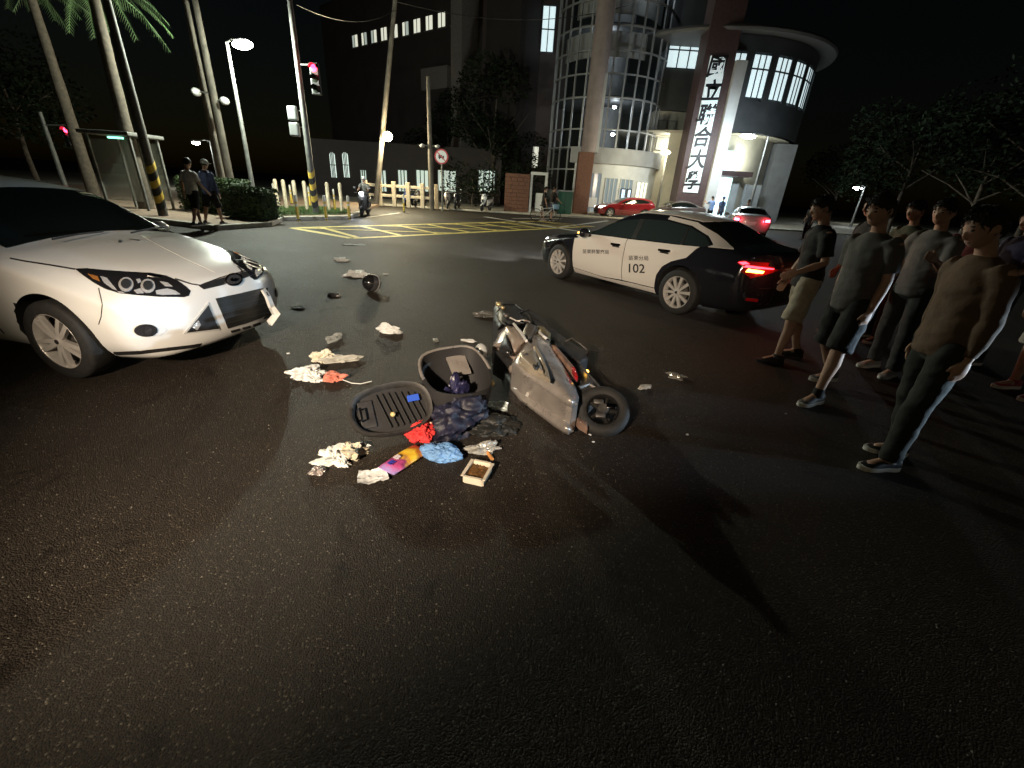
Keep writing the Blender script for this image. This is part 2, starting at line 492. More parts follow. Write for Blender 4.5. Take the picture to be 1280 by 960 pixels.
    def wheel_meshes(s, kind, wd, rimr):
        r = s.wr; rr = r * rimr
        Mx = Matrix.Rotation(pi / 2, 4, 'X')   # lathe axis z -> -y outward
        t = MB(); h = wd / 2
        t.lathe([(rr * .96, -h * .8), (rr, -h), (rr * 1.06, -h * 1.0), (r * .93, -h * .95), (r * .985, -h * .8), (r, -h * .6), (r, h * .6), (r * .985, h * .8), (r * .93, h * .95), (rr * 1.06, h * 1.0), (rr, h), (rr * .96, h * .8)], 48, 0, Mx)
        for g in (-.35, 0, .35):
            pass
        tyre = t.mesh('tyre', RUBBER, 40)
        b = MB()
        b.lathe([(rr * .985, h * 1.0), (rr * 1.0, h * .96), (rr * .93, h * .8), (rr * .9, h * .2), (rr * .9, -h * .7)], 48, 0, Mx)
        barrel = b.mesh('rim', ALLOY, 40)
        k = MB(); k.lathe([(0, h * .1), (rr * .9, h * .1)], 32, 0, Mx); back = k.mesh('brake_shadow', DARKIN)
        d = MB(); d.lathe([(0, h * .28), (rr * .6, h * .28), (rr * .6, h * .22)], 32, 0, Mx); disc = d.mesh('brake_disc', mat('brake_disc', (.25, .24, .23), .4, metal=.8), 30)
        sp = MB()
        n = {'five_twin': 5, 'ten': 10, 'five': 5}[kind]
        for i in range(n):
            a = 2 * pi * i / n
            R = Mx @ Matrix.Rotation(a, 4, 'Z')
            def spoke(a0, a1, w0, w1):
                p = []
                for (rad, an, wv, zz) in ((rr * .13, a0, w0, .86), (rr * .55, (a0 + a1) / 2, (w0 + w1) / 2, .92), (rr * .96, a1, w1, .93)):
                    c = V((cos(an) * rad, sin(an) * rad)); q = V((-sin(an), cos(an))) * wv / 2
                    p.append((c - q, c + q, zz))
                vs = []
                for l, rgt, zz in p: vs += [(*l, h * zz), (*rgt, h * zz), (*(rgt), h * zz - .03), (*l, h * zz - .03)]
                fs = [(0, 1, 5, 4), (4, 5, 9, 8), (1, 2, 6, 5), (5, 6, 10, 9), (3, 0, 4, 7), (7, 4, 8, 11), (2, 3, 7, 6), (6, 7, 11, 10), (8, 9, 10, 11)]
                sp.add(vs, fs, 0, R)
            if kind == 'five_twin':
                spoke(-.25, -.17, rr * .16, rr * .15); spoke(.25, .17, rr * .16, rr * .15)
            elif kind == 'ten':
                spoke(0, 0, rr * .13, rr * .2)
            else: spoke(0, 0, rr * .25, rr * .3)
        sp.lathe([(0, h * .96), (rr * .1, h * .95), (rr * .2, h * .86), (rr * .2, h * .5)], 20, 0, Mx)
        spoke_m = sp.mesh('spokes', ALLOY, 40)
        nuts = MB()
        for i in range(5):
            a = 2 * pi * (i + .5) / 5; nuts.cyl(tuple(Mx @ V((rr * .15 * cos(a), rr * .15 * sin(a), h * .8))), tuple(Mx @ V((rr * .15 * cos(a), rr * .15 * sin(a), h * .95))), .008, n=6)
        cap = MB(); cap.lathe([(0, h * .99), (rr * .085, h * .985), (rr * .09, h * .9)], 18, 0, Mx)
        return [('tyre', tyre, 0), ('rim', barrel, 0), ('brake_shadow', back, 0), ('brake_disc', disc, 0), ('spokes', spoke_m, 0), ('centre_cap', cap.mesh('centre_cap', BLKPL, 40), 0)]
#        x     sweep zb   yb   zw   yw   zs   ys   zr   yr   zt
HATCH = [(.90, .25, .40, .55, .42, .74, .44, .74, .46, .66, .47),
         (.89, .25, .30, .58, .42, .78, .52, .77, .56, .68, .58),
         (.86, .25, .22, .62, .44, .82, .60, .81, .66, .70, .68),
         (.81, .26, .19, .66, .48, .85, .66, .83, .72, .70, .745),
         (.70, .27, .18, .70, .52, .87, .70, .85, .77, .70, .80),
         (.50, .28, .18, .74, .56, .895, .76, .87, .835, .71, .865),
         (.15, .28, .18, .76, .60, .905, .84, .885, .905, .73, .935),
         (-.15, .27, .18, .77, .62, .905, .90, .885, .96, .73, .99),
         (-.40, .25, .18, .77, .63, .905, .93, .885, 1.0, .735, 1.035),
         (-.75, .24, .18, .77, .64, .905, .955, .885, 1.15, .70, 1.205),
         (-1.10, .20, .18, .77, .64, .905, .97, .885, 1.29, .645, 1.355),
         (-1.45, .15, .18, .77, .64, .905, .98, .885, 1.365, .61, 1.44),
         (-2.0, .06, .18, .77, .64, .905, 1.0, .885, 1.395, .60, 1.475),
         (-2.6, -.02, .18, .77, .65, .905, 1.03, .88, 1.375, .585, 1.455),
         (-3.1, -.10, .19, .76, .67, .90, 1.06, .86, 1.30, .55, 1.37),
         (-3.40, -.16, .22, .74, .68, .88, 1.05, .82, 1.16, .56, 1.2),
         (-3.54, -.18, .28, .70, .66, .84, .92, .79, .97, .64, .99),
         (-3.60, -.20, .36, .66, .58, .80, .72, .77, .76, .68, .78),
         (-3.62, -.20, .50, .62, .54, .76, .56, .75, .58, .66, .60)]
SEDAN = [(.97, .38, .40, .55, .42, .72, .44, .72, .46, .66, .47),
         (.955, .38, .30, .58, .42, .77, .52, .76, .56, .68, .58),
         (.92, .38, .22, .62, .44, .82, .60, .81, .65, .70, .67),
         (.84, .38, .19, .66, .48, .86, .66, .84, .71, .70, .735),
         (.65, .37, .18, .70, .52, .885, .71, .86, .77, .71, .80),
         (.35, .35, .18, .75, .56, .905, .77, .88, .83, .73, .86),
         (0.0, .31, .18, .77, .60, .915, .83, .89, .885, .74, .915),
         (-.35, .28, .18, .77, .62, .915, .87, .89, .935, .74, .965),
         (-.62, .26, .18, .77, .63, .915, .895, .89, 1.0, .72, 1.04),
         (-1.0, .22, .18, .77, .64, .915, .915, .885, 1.16, .665, 1.225),
         (-1.35, .16, .18, .77, .64, .915, .93, .885, 1.30, .60, 1.37),
         (-1.7, .10, .18, .77, .64, .915, .94, .885, 1.36, .575, 1.432),
         (-2.2, .02, .18, .77, .65, .915, .955, .885, 1.37, .57, 1.445),
         (-2.7, -.05, .18, .77, .66, .915, .975, .88, 1.32, .575, 1.395),
         (-3.1, -.12, .19, .77, .68, .92, 1.0, .87, 1.19, .60, 1.255),
         (-3.42, -.17, .20, .76, .70, .92, 1.02, .85, 1.085, .65, 1.12),
         (-3.70, -.20, .23, .74, .70, .90, 1.0, .83, 1.045, .68, 1.07),
         (-3.85, -.22, .26, .72, .70, .88, .97, .81, 1.02, .68, 1.04),
         (-3.90, -.23, .30, .69, .66, .85, .86, .80, .91, .68, .93),
         (-3.925, -.24, .38, .66, .60, .82, .68, .79, .72, .68, .74),
         (-3.93, -.24, .50, .62, .53, .78, .55, .77, .57, .66, .59)]
def zc(x0, y0, s, pts): return [(x0 + x / s, y0 + y / s) for x, y in pts]
def ell(cx, cy, rx, ry, n=20, rot=0): return [(cx + rx * cos(a) * cos(rot) - ry * sin(a) * sin(rot), cy + rx * cos(a) * sin(rot) + ry * sin(a) * cos(rot)) for a in [2 * pi * i / n for i in range(n)]]
FRONT = lambda: ((4, 0, 0), (0, 1, 0), (0, 0, 1), (-1, 0, 0))
REAR = lambda: ((-8, 0, 0), (0, 1, 0), (0, 0, 1), (1, 0, 0))
SIDE = lambda: ((0, 4, 0), (1, 0, 0), (0, 0, 1), (0, -1, 0))
TOP = lambda: ((0, 0, 4), (1, 0, 0), (0, 1, 0), (0, 0, -1))
def windscreen(car, yb, zbe, zbc, yt, zte, ztc, rear=False, name='windscreen'):
    bot = [(yb * t, zbc + (zbe - zbc) * t * t) for t in [i / 5 - 1 for i in range(11)]]
    top = [(yt * t, ztc + (zte - ztc) * t * t) for t in [1 - i / 5 for i in range(11)]]
    return car.patch(name, bot + top, GLASSD, .005, .04, None, False, .01, (REAR if rear else FRONT)())
def mirrors(car, x, y, z, m, lens=None):
    for sd in (1, -1):
        b = MB(); b.sphere((0, 0, 0), (.075, .12, .085), 14, 8)
        o = b.build('door_mirror', m, car.root, 0, (x, sd * (y + .12), z))
        st = MB(); st.cyl((0, -sd * .16, -.05), (0, 0, -.03), .025, n=8); st.build('mirror_arm', BLKPL, o)
        if lens:
            l = MB(); l.sphere((.06, sd * .06, 0), (.02, .055, .014), 8, 6); l.build('indicator', lens, o)
# ---- white hatchback
wcar = Car('white_hatchback', 'white hatchback car with cracked front bumper stopped beside the scattered litter', (-3.46, 4.02), radians(-11), [((k[0] * .93 if k[0] > 0 else k[0]),) + k[1:] for k in HATCH], PAINT_W, 2.65, track=.80, wr=.325, arch=.372)
wcar.wheels('five_twin', .215, rimr=.70)
Z5 = lambda p: zc(0, 190, 3.2, p)
windscreen(wcar, .72, .985, 1.055, .565, 1.34, 1.385)
HL = Z5([(300, 468), (345, 466), (430, 474), (520, 480), (600, 484), (660, 494), (710, 515), (745, 540), (762, 556), (755, 575), (735, 581), (640, 580), (560, 574), (480, 566), (420, 548), (370, 520), (330, 492)])
hl = wcar.patch('headlamp', HL, mat('headlamp_black', (.012, .012, .014), .08, coat=1.), .004, 4)
CHR = mat('lamp_reflector', (.62, .63, .65), .14, metal=.45, bump=.9, bscale=60); LENSK = mat('projector_lens', (.03, .033, .036), .04, coat=1., spec=.9)
for cx, cy, r_ in ((505, 532, 25), (592, 538, 24)):
    wcar.patch('projector_ring', Z5(ell(cx, cy, r_ + 5, r_ + 3, 22)), CHR, .009, 3, hl)
    wcar.patch('projector_lens', Z5(ell(cx, cy, r_ - 5, r_ - 6, 20)), LENSK, .016, 3, hl)
for pts in ([(402, 500), (428, 506), (470, 556), (452, 550), (418, 526)], [(536, 556), (562, 548), (576, 566), (548, 568)], [(545, 512), (560, 510), (566, 522), (552, 526)], [(622, 556), (668, 548), (700, 556), (720, 570), (650, 573), (625, 570)], [(640, 520), (672, 526), (690, 540), (660, 538)], [(470, 560), (492, 562), (500, 566), (478, 565)]):
    wcar.patch('reflector', Z5(pts), CHR, .009, 3, hl)
wcar.patch('side_marker', Z5([(352, 490), (392, 500), (402, 520), (372, 508)]), mat('amber_marker', (.30, .12, .03), .2, coat=.6), .008, 3, hl)
wcar.patch('chrome_strip', Z5([(590, 490), (645, 498), (643, 504), (588, 496)]), mat('chrome_trim', (.8, .8, .8), .12, metal=1.), .009, 3, hl)
g1 = wcar.patch('upper_grille', Z5([(795, 536), (880, 507), (960, 485), (1010, 470), (1018, 490), (960, 511), (880, 535), (815, 550)]), BLKPL, .004, 4, mirror=False)
em = wcar.patch('badge', Z5(ell(933, 512, 35, 25, 24, -.15)), CHROME, .012, 3, mirror=False)
wcar.patch('badge_field', Z5(ell(933, 512, 28, 18, 20, -.15)), mat('badge_grey', (.10, .10, .11), .2, metal=.6, coat=1.), .016, 3, em, mirror=False)
wcar.patch('badge_script', Z5([(915, 516), (925, 505), (930, 514), (938, 506), (944, 513), (952, 502), (948, 516), (938, 520), (925, 521)]), CHROME, .019, 2, em, mirror=False)
g2 = wcar.patch('lower_grille', Z5([(862, 586), (960, 565), (1040, 546), (1062, 545), (1068, 580), (1076, 640), (1050, 662), (985, 685), (912, 706)]), mat('grille_black', (.01, .011, .011), .6), .004, 4, mirror=False)
mat('grille_blade', (.022, .023, .023), .5)
for k in range(5):
    wcar.line('grille_bar', Z5([(872 + k * 8, 606 + k * 20), (1064 + k * 2, 562 + k * 20)]), 1.1, MATS['grille_blade'], g2, False, .009)
tri = wcar.patch('corner_intake', Z5([(833, 600), (880, 712), (732, 728)]), mat('intake_rim', (.55, .57, .57), .25, coat=1.), .005, 4, mirror=False)
wcar.patch('intake_mesh', Z5([(831, 613), (872, 706), (746, 722)]), BLKPL, .009, 4, tri, mirror=False)
wcar.patch('reflector', Z5([(765, 700), (790, 672), (800, 690), (785, 712)]), MATS['lamp_reflector'], .012, 3, tri, mirror=False)
fo = wcar.patch('fog_lamp_bezel', Z5([(545, 700), (570, 688), (630, 686), (665, 700), (668, 715), (640, 735), (590, 741), (550, 730)]), mat('bezel_white', (.6, .62, .63), .3, coat=1.), .003, 3)
wcar.patch('fog_lamp', Z5(ell(583, 713, 47, 25, 20)), mat('fog_lens', (.02, .02, .022), .06, coat=1.), .009, 3, fo)
wcar.patch('bulb_lens', Z5(ell(592, 713, 16, 18, 14)), mat('fog_inner', (.12, .12, .13), .1, metal=.8), .015, 3, fo)
for pts in ([(922, 715), (958, 706), (960, 714), (926, 723)], [(968, 703), (1000, 694), (1003, 702), (972, 711)], [(1010, 690), (1042, 680), (1044, 689), (1013, 699)]):
    wcar.patch('bumper_slot', Z5(pts), SEAM, .004, 3, mirror=False)
wcar.line('bonnet_gap', Z5([(40, 425), (100, 437), (200, 452), (300, 469)]), 1.6, SEAM)
wcar.line('bonnet_gap', Z5([(700, 507), (765, 528), (800, 533)]), 1.4, SEAM)
wcar.line('bonnet_gap', Z5([(800, 533), (880, 503), (960, 481), (1012, 464)]), 1.2, SEAM, mirror=False)
wcar.line('bumper_gap', Z5([(395, 545), (410, 610), (405, 660), (395, 690)]), 1.0, SEAM)
wcar.line('bonnet_crease', Z5([(560, 330), (650, 380), (750, 430), (860, 480)]), .7, mat('crease', (.62, .63, .61), .3, coat=1.), None, False, .002)
wcar.patch('bumper_lip', Z5([(440, 800), (560, 795), (760, 772), (900, 750), (1000, 722), (995, 742), (880, 768), (700, 792), (560, 808), (470, 812)]), BLKPL, .004, 5, mirror=False)
# ragged hole where the bumper corner tore away and the hanging flap of painted plastic
wcar.patch('bumper_tear', Z5([(1052, 548), (1070, 542), (1068, 560), (1080, 572), (1074, 592), (1088, 606), (1080, 628), (1092, 650), (1078, 664), (1062, 690), (1052, 668), (1068, 640)]), SEAM, .006, 4, mirror=False)
b = MB()
loc = lambda x, y, z: wcar.Mi @ at(x, y, z)
fl = [loc(*q) for q in ((*Z5([(1062, 545)])[0], .56), (*Z5([(1082, 572)])[0], .51), (*Z5([(1098, 615)])[0], .43), (*Z5([(1122, 648)])[0], .35), (*Z5([(1088, 695)])[0], .25), (*Z5([(1078, 680)])[0], .28), (*Z5([(1100, 655)])[0], .33), (*Z5([(1084, 625)])[0], .42), (*Z5([(1070, 585)])[0], .50), (*Z5([(1052, 555)])[0], .56))]
ctr = sum(fl, V()) / len(fl)
n = len(fl); dv = V((-.05, .02, 0))
b.add([p for p in fl] + [p + dv for p in fl], [(i, i + 1, n - 2 - i, n - 1 - i) for i in range(4)] + [(2 * n - 1 - i, 2 * n - 2 - i, n + i + 1, n + i) for i in range(4)] + [(i, (i + 1) % n, n + (i + 1) % n, n + i) for i in range(n)])
tag(b.build('bumper_flap', PAINT_W, wcar.root, 30), 'white bumper corner torn loose and hanging')
b = MB(); b.tube([loc(*Z5([(1066, 560)])[0], .55), loc(*Z5([(1090, 610)])[0], .42), loc(*Z5([(1105, 648)])[0], .33)], .006, 6); b.build('bumper_slot', SEAM, wcar.root)
mirrors(wcar, -1.0, .9, .97, PAINT_W)
wb = MB()
for sd in (-1, 1): wb.tube([(-.30, sd * .25 - .1, 1.035), (-.36, sd * .25 + .2, 1.06), (-.42, sd * .25 + .42, 1.06)], .007, 5)
for i, sd in enumerate((-1, 1)):
    q = MB(); q.tube([(-.285, sd * .32 - .18, 1.045), (-.33, sd * .32 + .05, 1.062), (-.40, sd * .32 + .3, 1.06)], .008, 5); q.build('wiper', BLKPL, wcar.root)
for px_, py_ in ((150, 302),):
    p = wcar.patch('washer_jet', ell(px_, py_, 2.2, 1.4, 8), BLKPL, .008, 2)
SIDEW = [(-.75, 1.0), (-1.05, 1.16), (-1.45, 1.28), (-2.0, 1.32), (-2.6, 1.30), (-3.0, 1.22), (-2.95, 1.12), (-2.0, 1.03), (-1.2, .995)]
wcar.patch('side_window', SIDEW, GLASSD, .003, .09, frame=SIDE())
wcar.patch('door_gap', [(-.64, .30), (-.63, .9), (-.62, .9), (-.625, .30)], SEAM, .003, .03, frame=SIDE())
wcar.patch('door_gap', [(-1.75, .30), (-1.72, 1.0), (-1.71, 1.0), (-1.73, .30)], SEAM, .003, .03, frame=SIDE())
# ---- police sedan
pcar = Car('police_car', 'black and white police sedan numbered 102 with its amber hazard lamps lit', (1.51, 9.40), radians(125.5), SEDAN, PAINT_K, 2.825, track=.81, wr=.335, arch=.385)
pcar.wheels('ten', .22, rimr=.72)
Z6 = lambda p: zc(640, 230, 3.459, p)
AMBER = glow('amber_lit', (1., .5, .06), 14); REDON = glow('red_lit', (1., .03, .05), 9); WHITEON = glow('white_lit', (1., .96, .9), 12)
windscreen(pcar, .70, .93, 1.03, .54, 1.29, 1.355)
windscreen(pcar, .62, 1.10, 1.11, .53, 1.31, 1.375, True, 'rear_window')
PSIDE = [(-.66, .95), (-.95, 1.10), (-1.35, 1.235), (-1.75, 1.29), (-2.2, 1.30), (-2.65, 1.25), (-2.95, 1.155), (-3.12, 1.06), (-3.05, 1.03), (-2.4, 1.005), (-1.4, .98)]
sw = pcar.patch('side_window', PSIDE, mat('side_glass', (.022, .034, .036), .06, spec=.7), .005, .04, frame=SIDE())
pcar.patch('window_pillar', [(-1.74, .985), (-1.68, 1.285), (-1.78, 1.285), (-1.84, .99)], BLKPL, .01, .04, sw, frame=SIDE())
pcar.patch('window_pillar', [(-2.68, 1.01), (-2.62, 1.25), (-2.65, 1.25), (-2.72, 1.01)], BLKPL, .01, .04, sw, frame=SIDE())
fd = pcar.patch('front_door', [(-.42, .30), (-.40, .88), (-.60, .935), (-1.3, .962), (-1.66, .97), (-1.67, .30), (-1.2, .265)], PAINT_PW, .006, .045, frame=SIDE(), label='white front door lettered with the county force')
rd = pcar.patch('rear_door', [(-1.685, .30), (-1.675, .97), (-2.6, 1.0), (-3.0, 1.02), (-2.86, .85), (-2.62, .76), (-2.48, .66), (-2.40, .52), (-2.37, .31)], PAINT_PW, .006, .045, frame=SIDE(), label='white rear door marked 102')
pcar.patch('sill', [(-.42, .20), (-.42, .285), (-1.2, .25), (-1.88, .285), (-2.37, .295), (-2.38, .215)], PAINT_PW, .006, .05, frame=SIDE())
rp = pcar.patch('rear_pillar', [(-2.2, 1.325), (-2.66, 1.275), (-2.98, 1.17), (-3.16, 1.065), (-3.12, 1.035), (-3.45, 1.05), (-3.33, 1.085), (-3.05, 1.20), (-2.7, 1.32), (-2.2, 1.37)], PAINT_PW, .008, .035, frame=SIDE())
roofp = [(-1.52, t) for t in (-.5, -.25, 0, .25, .5)] + [(-2.0, .53), (-2.5, .54), (-2.74, .50)] + [(-2.84, t) for t in (.25, 0, -.25)] + [(-2.74, -.50), (-2.5, -.54), (-2.0, -.53)]
pcar.patch('roof_panel', roofp, PAINT_PW, .008, .06, None, False, frame=TOP())
for p, x in ((fd, -1.47), (rd, -2.47)):
    z = .86 if p is fd else .9
    h = pcar.patch('door_handle', [(x - .11, z - .016), (x + .11, z - .02), (x + .11, z + .012), (x - .11, z + .018)], CHROME, .03, .05, p, frame=SIDE())
    pcar.patch('handle_recess', [(x - .08, z - .045), (x + .09, z - .045), (x + .08, z - .022), (x - .07, z - .022)], SEAM, .007, .05, p, frame=SIDE())
INK = mat('black_lettering', (.012, .012, .014), .5)
pcar.text('lettering', '102', (795, 336), (1, .045), (-.02, 1), 15.5, INK, rd, .012)
pcar.text('lettering', '苗栗分局', (798.5, 323), (1, .02), (-.02, 1), 6.4, INK, rd, .008)
pcar.text('lettering', '苗栗縣警察局', (745, 315), (1, .03), (-.02, 1), 5.6, INK, fd, .008)
mirrors(pcar, -.78, .9, .97, PAINT_K, AMBER)
# lamps at the tail
TLs = pcar.patch('tail_lamp', [(.86, .80), (.80, .90), (.55, .885), (.40, .86), (.40, .80), (.60, .76), (.75, .72)], REDLENS, .006, .04, frame=REAR())
TL2 = pcar.patch('tail_lamp_wing', [(-3.60, .905), (-3.66, .94), (-3.90, .92), (-3.93, .80), (-3.80, .80)], REDLENS, .007, .05, frame=SIDE())
pcar.patch('brake_bar', [(.84, .855), (.42, .835), (.42, .85), (.82, .885)], REDON, .012, .04, TLs, frame=REAR())
pcar.patch('indicator', [(.82, .80), (.60, .785), (.58, .815), (.80, .84)], AMBER, .012, .04, TLs, frame=REAR())
pcar.patch('brake_bar', [(-3.62, .905), (-3.70, .925), (-3.74, .90), (-3.68, .885)], REDON, .012, .04, TL2, frame=SIDE())
pl = pcar.patch('number_plate', [(-.20, .63), (.20, .63), (.20, .80), (-.20, .80)], mat('plate_white', (.72, .72, .70), .45), .012, .1, None, False, frame=REAR())
vs_, fs_ = text_mesh('BCR-0519', .105); b = MB()
hp = pcar.bvh.ray_cast(V((-8, 0, .72)), V((1, 0, 0)))[0]
b.add([(hp.x - .022, -x, .715 + y) for x, y, _ in vs_], fs_); b.build('plate_lettering', INK, pl)
pcar.patch('plate_recess', [(-.34, .60), (.34, .60), (.36, .84), (-.36, .84)], BLKPL, .003, .1, None, False, frame=REAR())
pcar.patch('chrome_strip', [(-.42, .86), (.42, .86), (.42, .885), (-.42, .885)], CHROME, .01, .1, None, False, frame=REAR())
pcar.patch('boot_gap', [(-.60, .58), (.60, .58), (.60, .592), (-.60, .592)], SEAM, .004, .1, None, False, frame=REAR())
pcar.patch('rear_reflector', [(.74, .42), (.55, .40), (.55, .44), (.73, .46)], REDLENS, .008, .05, frame=REAR())
pcar.patch('headlamp', [(.86, .70), (.62, .66), (.45, .63), (.48, .68), (.70, .745), (.86, .775)], CLEARL, .006, .05, frame=FRONT())
pcar.patch('headlamp_side', [(.60, .70), (.30, .76), (.34, .80), (.62, .765)], CLEARL, .006, .05, frame=SIDE())
pcar.patch('headlamp_glow', [(.72, .69), (.56, .665), (.56, .69), (.72, .72)], glow('headlamp_lit', (.9, .95, 1.), 30), .014, .05, frame=FRONT())
pcar.patch('lower_grille', [(-.7, .25), (.7, .25), (.6, .5), (-.6, .5)], BLKPL, .005, .1, None, False, frame=FRONT())
for sd in (1, -1):
    lamp('headlamp_beam', 'SPOT', (.86, sd * .62, .69), 800, (.8, .88, 1.), .04, pcar.root, (7, sd * .5 + .2, .0), 52, .6)
# ------------------------------------------------------------------ road markings, pavements, verge
YEL = mat('yellow_road_paint', (.74, .58, .14), .6, var=.3, vscale=6)
WHT = mat('white_road_paint', (.68, .68, .64), .6, var=.3, vscale=6)
CONC = mat('pavement_concrete', (.34, .31, .25), .85, var=.25, vscale=3, bump=.2, bscale=40)
KERB = mat('kerb_stone', (.42, .40, .34), .8, var=.25, vscale=5)
def stripe(p, q, wd, m, z=.004):
    p, q = V((p[0], p[1])), V((q[0], q[1])); t = (q - p).normalized(); n = V((-t.y, t.x)) * wd / 2
    return sheet('painted_line', [tuple(p + n), tuple(p - n), tuple(q - n), tuple(q + n)], z, m, road)
gA, gB, gD = at(365, 285), at(440, 298), at(742, 283)
ax = (gD - gB); gE = gA + ax * .97
for a, b_ in ((gA, gB), (gB, gD), (gA, gE), (gE, gD)): stripe(a, b_, .27, YEL)
side = gA - gB
NB = 9
for i in range(NB):
    stripe(gB + ax * ((i + .15) / NB), gA + ax * min(.97, (i + .62) / NB), .2, YEL, .008)
for i in range(0, NB - 1, 2):
    stripe(gA + ax * (i / NB), gB + ax * ((i + 2.6) / NB), .18, YEL, .012)
stripe(at(606, 271), at(735, 291), .3, WHT); stripe(at(640, 273), at(702, 273.5), .25, WHT); stripe(at(700, 284), at(760, 276), .25, WHT)
stripe(at(455, 272), at(500, 266), .18, WHT)
kp = [at(40, 262), at(140, 272), at(215, 281), at(270, 288), at(337, 283), at(352, 276), at(436, 274), at(460, 263)]
walk = sheet('pavement', [(-60, 14)] + [(p.x, p.y) for p in kp] + [(kp[-1].x - 1, 31.2), (-60, 31.2)], .12, mat('pavement_brick', (.24, .17, .12), .85, var=.3, vscale=4, bump=.2), kind='structure', th=.12)
for i in range(len(kp) - 1):
    a, b_ = kp[i], kp[i + 1]; n = max(1, int((b_ - a).length / 1.0))
    for k in range(n):
        p, q = a.lerp(b_, k / n), a.lerp(b_, (k + 1) / n - .012)
        t = (q - p).normalized(); m = MB(); m.rbox(((p + q) / 2 + V((0, 0, .07)))[:], ((q - p).length, .16, .15), .015, 1, atan2(t.y, t.x)); m.build('kerb_stone', KERB, walk)
plaza = sheet('plaza', [(-60, 31.2), (60, 31.2), (60, 90), (-60, 90)], .05, CONC, kind='structure', th=.1)
for i in range(40):
    x = -20 + i * 1.0; m = MB(); m.rbox((x + .5, 31.2, .04), (.985, .18, .13), .015, 1); m.build('kerb_stone', KERB, plaza)
# grass verge
gpoly = [at(338, 279), at(352, 274), at(432, 272), at(440, 266), at(400, 262), at(330, 262)]
gpoly = [(p.x, p.y) for p in gpoly]
verge = sheet('grass_verge', gpoly, .135, mat('verge_soil', (.05, .055, .02), .9, var=.4), kind='structure')
gm = MB()
def inpoly(x, y, P):
    ins = False
    for i in range(len(P)):
        a, b_ = P[i], P[i - 1]
        if (a[1] > y) != (b_[1] > y) and x < (b_[0] - a[0]) * (y - a[1]) / (b_[1] - a[1]) + a[0]: ins = not ins
    return ins
x0, x1 = min(p[0] for p in gpoly), max(p[0] for p in gpoly); y0, y1 = min(p[1] for p in gpoly), max(p[1] for p in gpoly)
for _ in range(9000):
    x, y = random.uniform(x0, x1), random.uniform(y0, y1)
    if inpoly(x, y, gpoly):
        a = random.uniform(0, 2 * pi); h = random.uniform(.04, .12); q = .012
        gm.add([(x - q * cos(a), y - q * sin(a), .13), (x + q * cos(a), y + q * sin(a), .13), (x + random.uniform(-.04, .04), y + random.uniform(-.04, .04), .13 + h)], [(0, 1, 2)])
tag(gm.build('grass', mat('grass_blade', (.07, .13, .03), .7, var=.4, vscale=2)), 'short green grass on the verge behind the kerb', 'grass', kind='stuff')
# ------------------------------------------------------------------ foliage
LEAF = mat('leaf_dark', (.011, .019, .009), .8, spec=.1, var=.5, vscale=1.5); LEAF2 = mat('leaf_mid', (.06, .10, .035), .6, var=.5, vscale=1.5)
BARK = mat('bark', (.10, .08, .06), .9, var=.4, vscale=6, bump=.5, bscale=20)
def leaves(n, blobs, size, mb=None, flat=.5):
    mb = mb or MB()
    tot = sum(b_[1][0] * b_[1][1] * b_[1][2] for b_ in blobs)
    for c, r in blobs:
        k = int(n * r[0] * r[1] * r[2] / tot)
        for _ in range(k):
            d = V((random.gauss(0, 1), random.gauss(0, 1), random.gauss(0, 1))).normalized() * random.uniform(.55, 1.0) ** .6
            p = V(c) + V((d.x * r[0], d.y * r[1], d.z * r[2]))
            s = size * random.uniform(.6, 1.3)
            u = V((random.gauss(0, 1), random.gauss(0, 1), random.gauss(0, flat))).normalized(); w_ = u.orthogonal().normalized()
            w_ = (Matrix.Rotation(random.uniform(0, 6.28), 3, u) @ w_)
            mb.add([p - u * s, p + w_ * s * .45, p + u * s, p - w_ * s * .45], [(0, 1, 2, 3)])
    return mb
def tree(label, x, y, h, r, n=3500, size=.16, leaf=None, group=None, trunk=.16, cb=.35):
    t = thing('tree', label, 'tree', (x, y, 0), random.uniform(0, 6), group)
    b = MB(); b.tube([(0, 0, -.1), (.05, .03, h * .2), (-.05, .05, h * .45), (.05, -.05, h * .7)], [trunk, trunk * .8, trunk * .6, trunk * .25], 9)
    for k in range(7):
        a = k * 2.4; z0 = h * random.uniform(.25, .5)
        b.tube([(0, 0, z0), (cos(a) * r * .35, sin(a) * r * .35, z0 + h * .13), (cos(a) * r * .7, sin(a) * r * .7, z0 + h * random.uniform(.18, .3))], [trunk * .4, trunk * .25, .02], 6)
    b.build('trunk', BARK, t, 60)
    bl = []
    for k in range(15):
        a = random.uniform(0, 6.28); q = r * sqrt(random.random()) * .75
        z = h * random.uniform(cb, .92); s = r * random.uniform(.28, .48) * (1 - .35 * abs(z / h - .6))
        bl.append(((cos(a) * q, sin(a) * q, z), (s, s, s * .8)))
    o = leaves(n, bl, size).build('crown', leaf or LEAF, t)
    return t
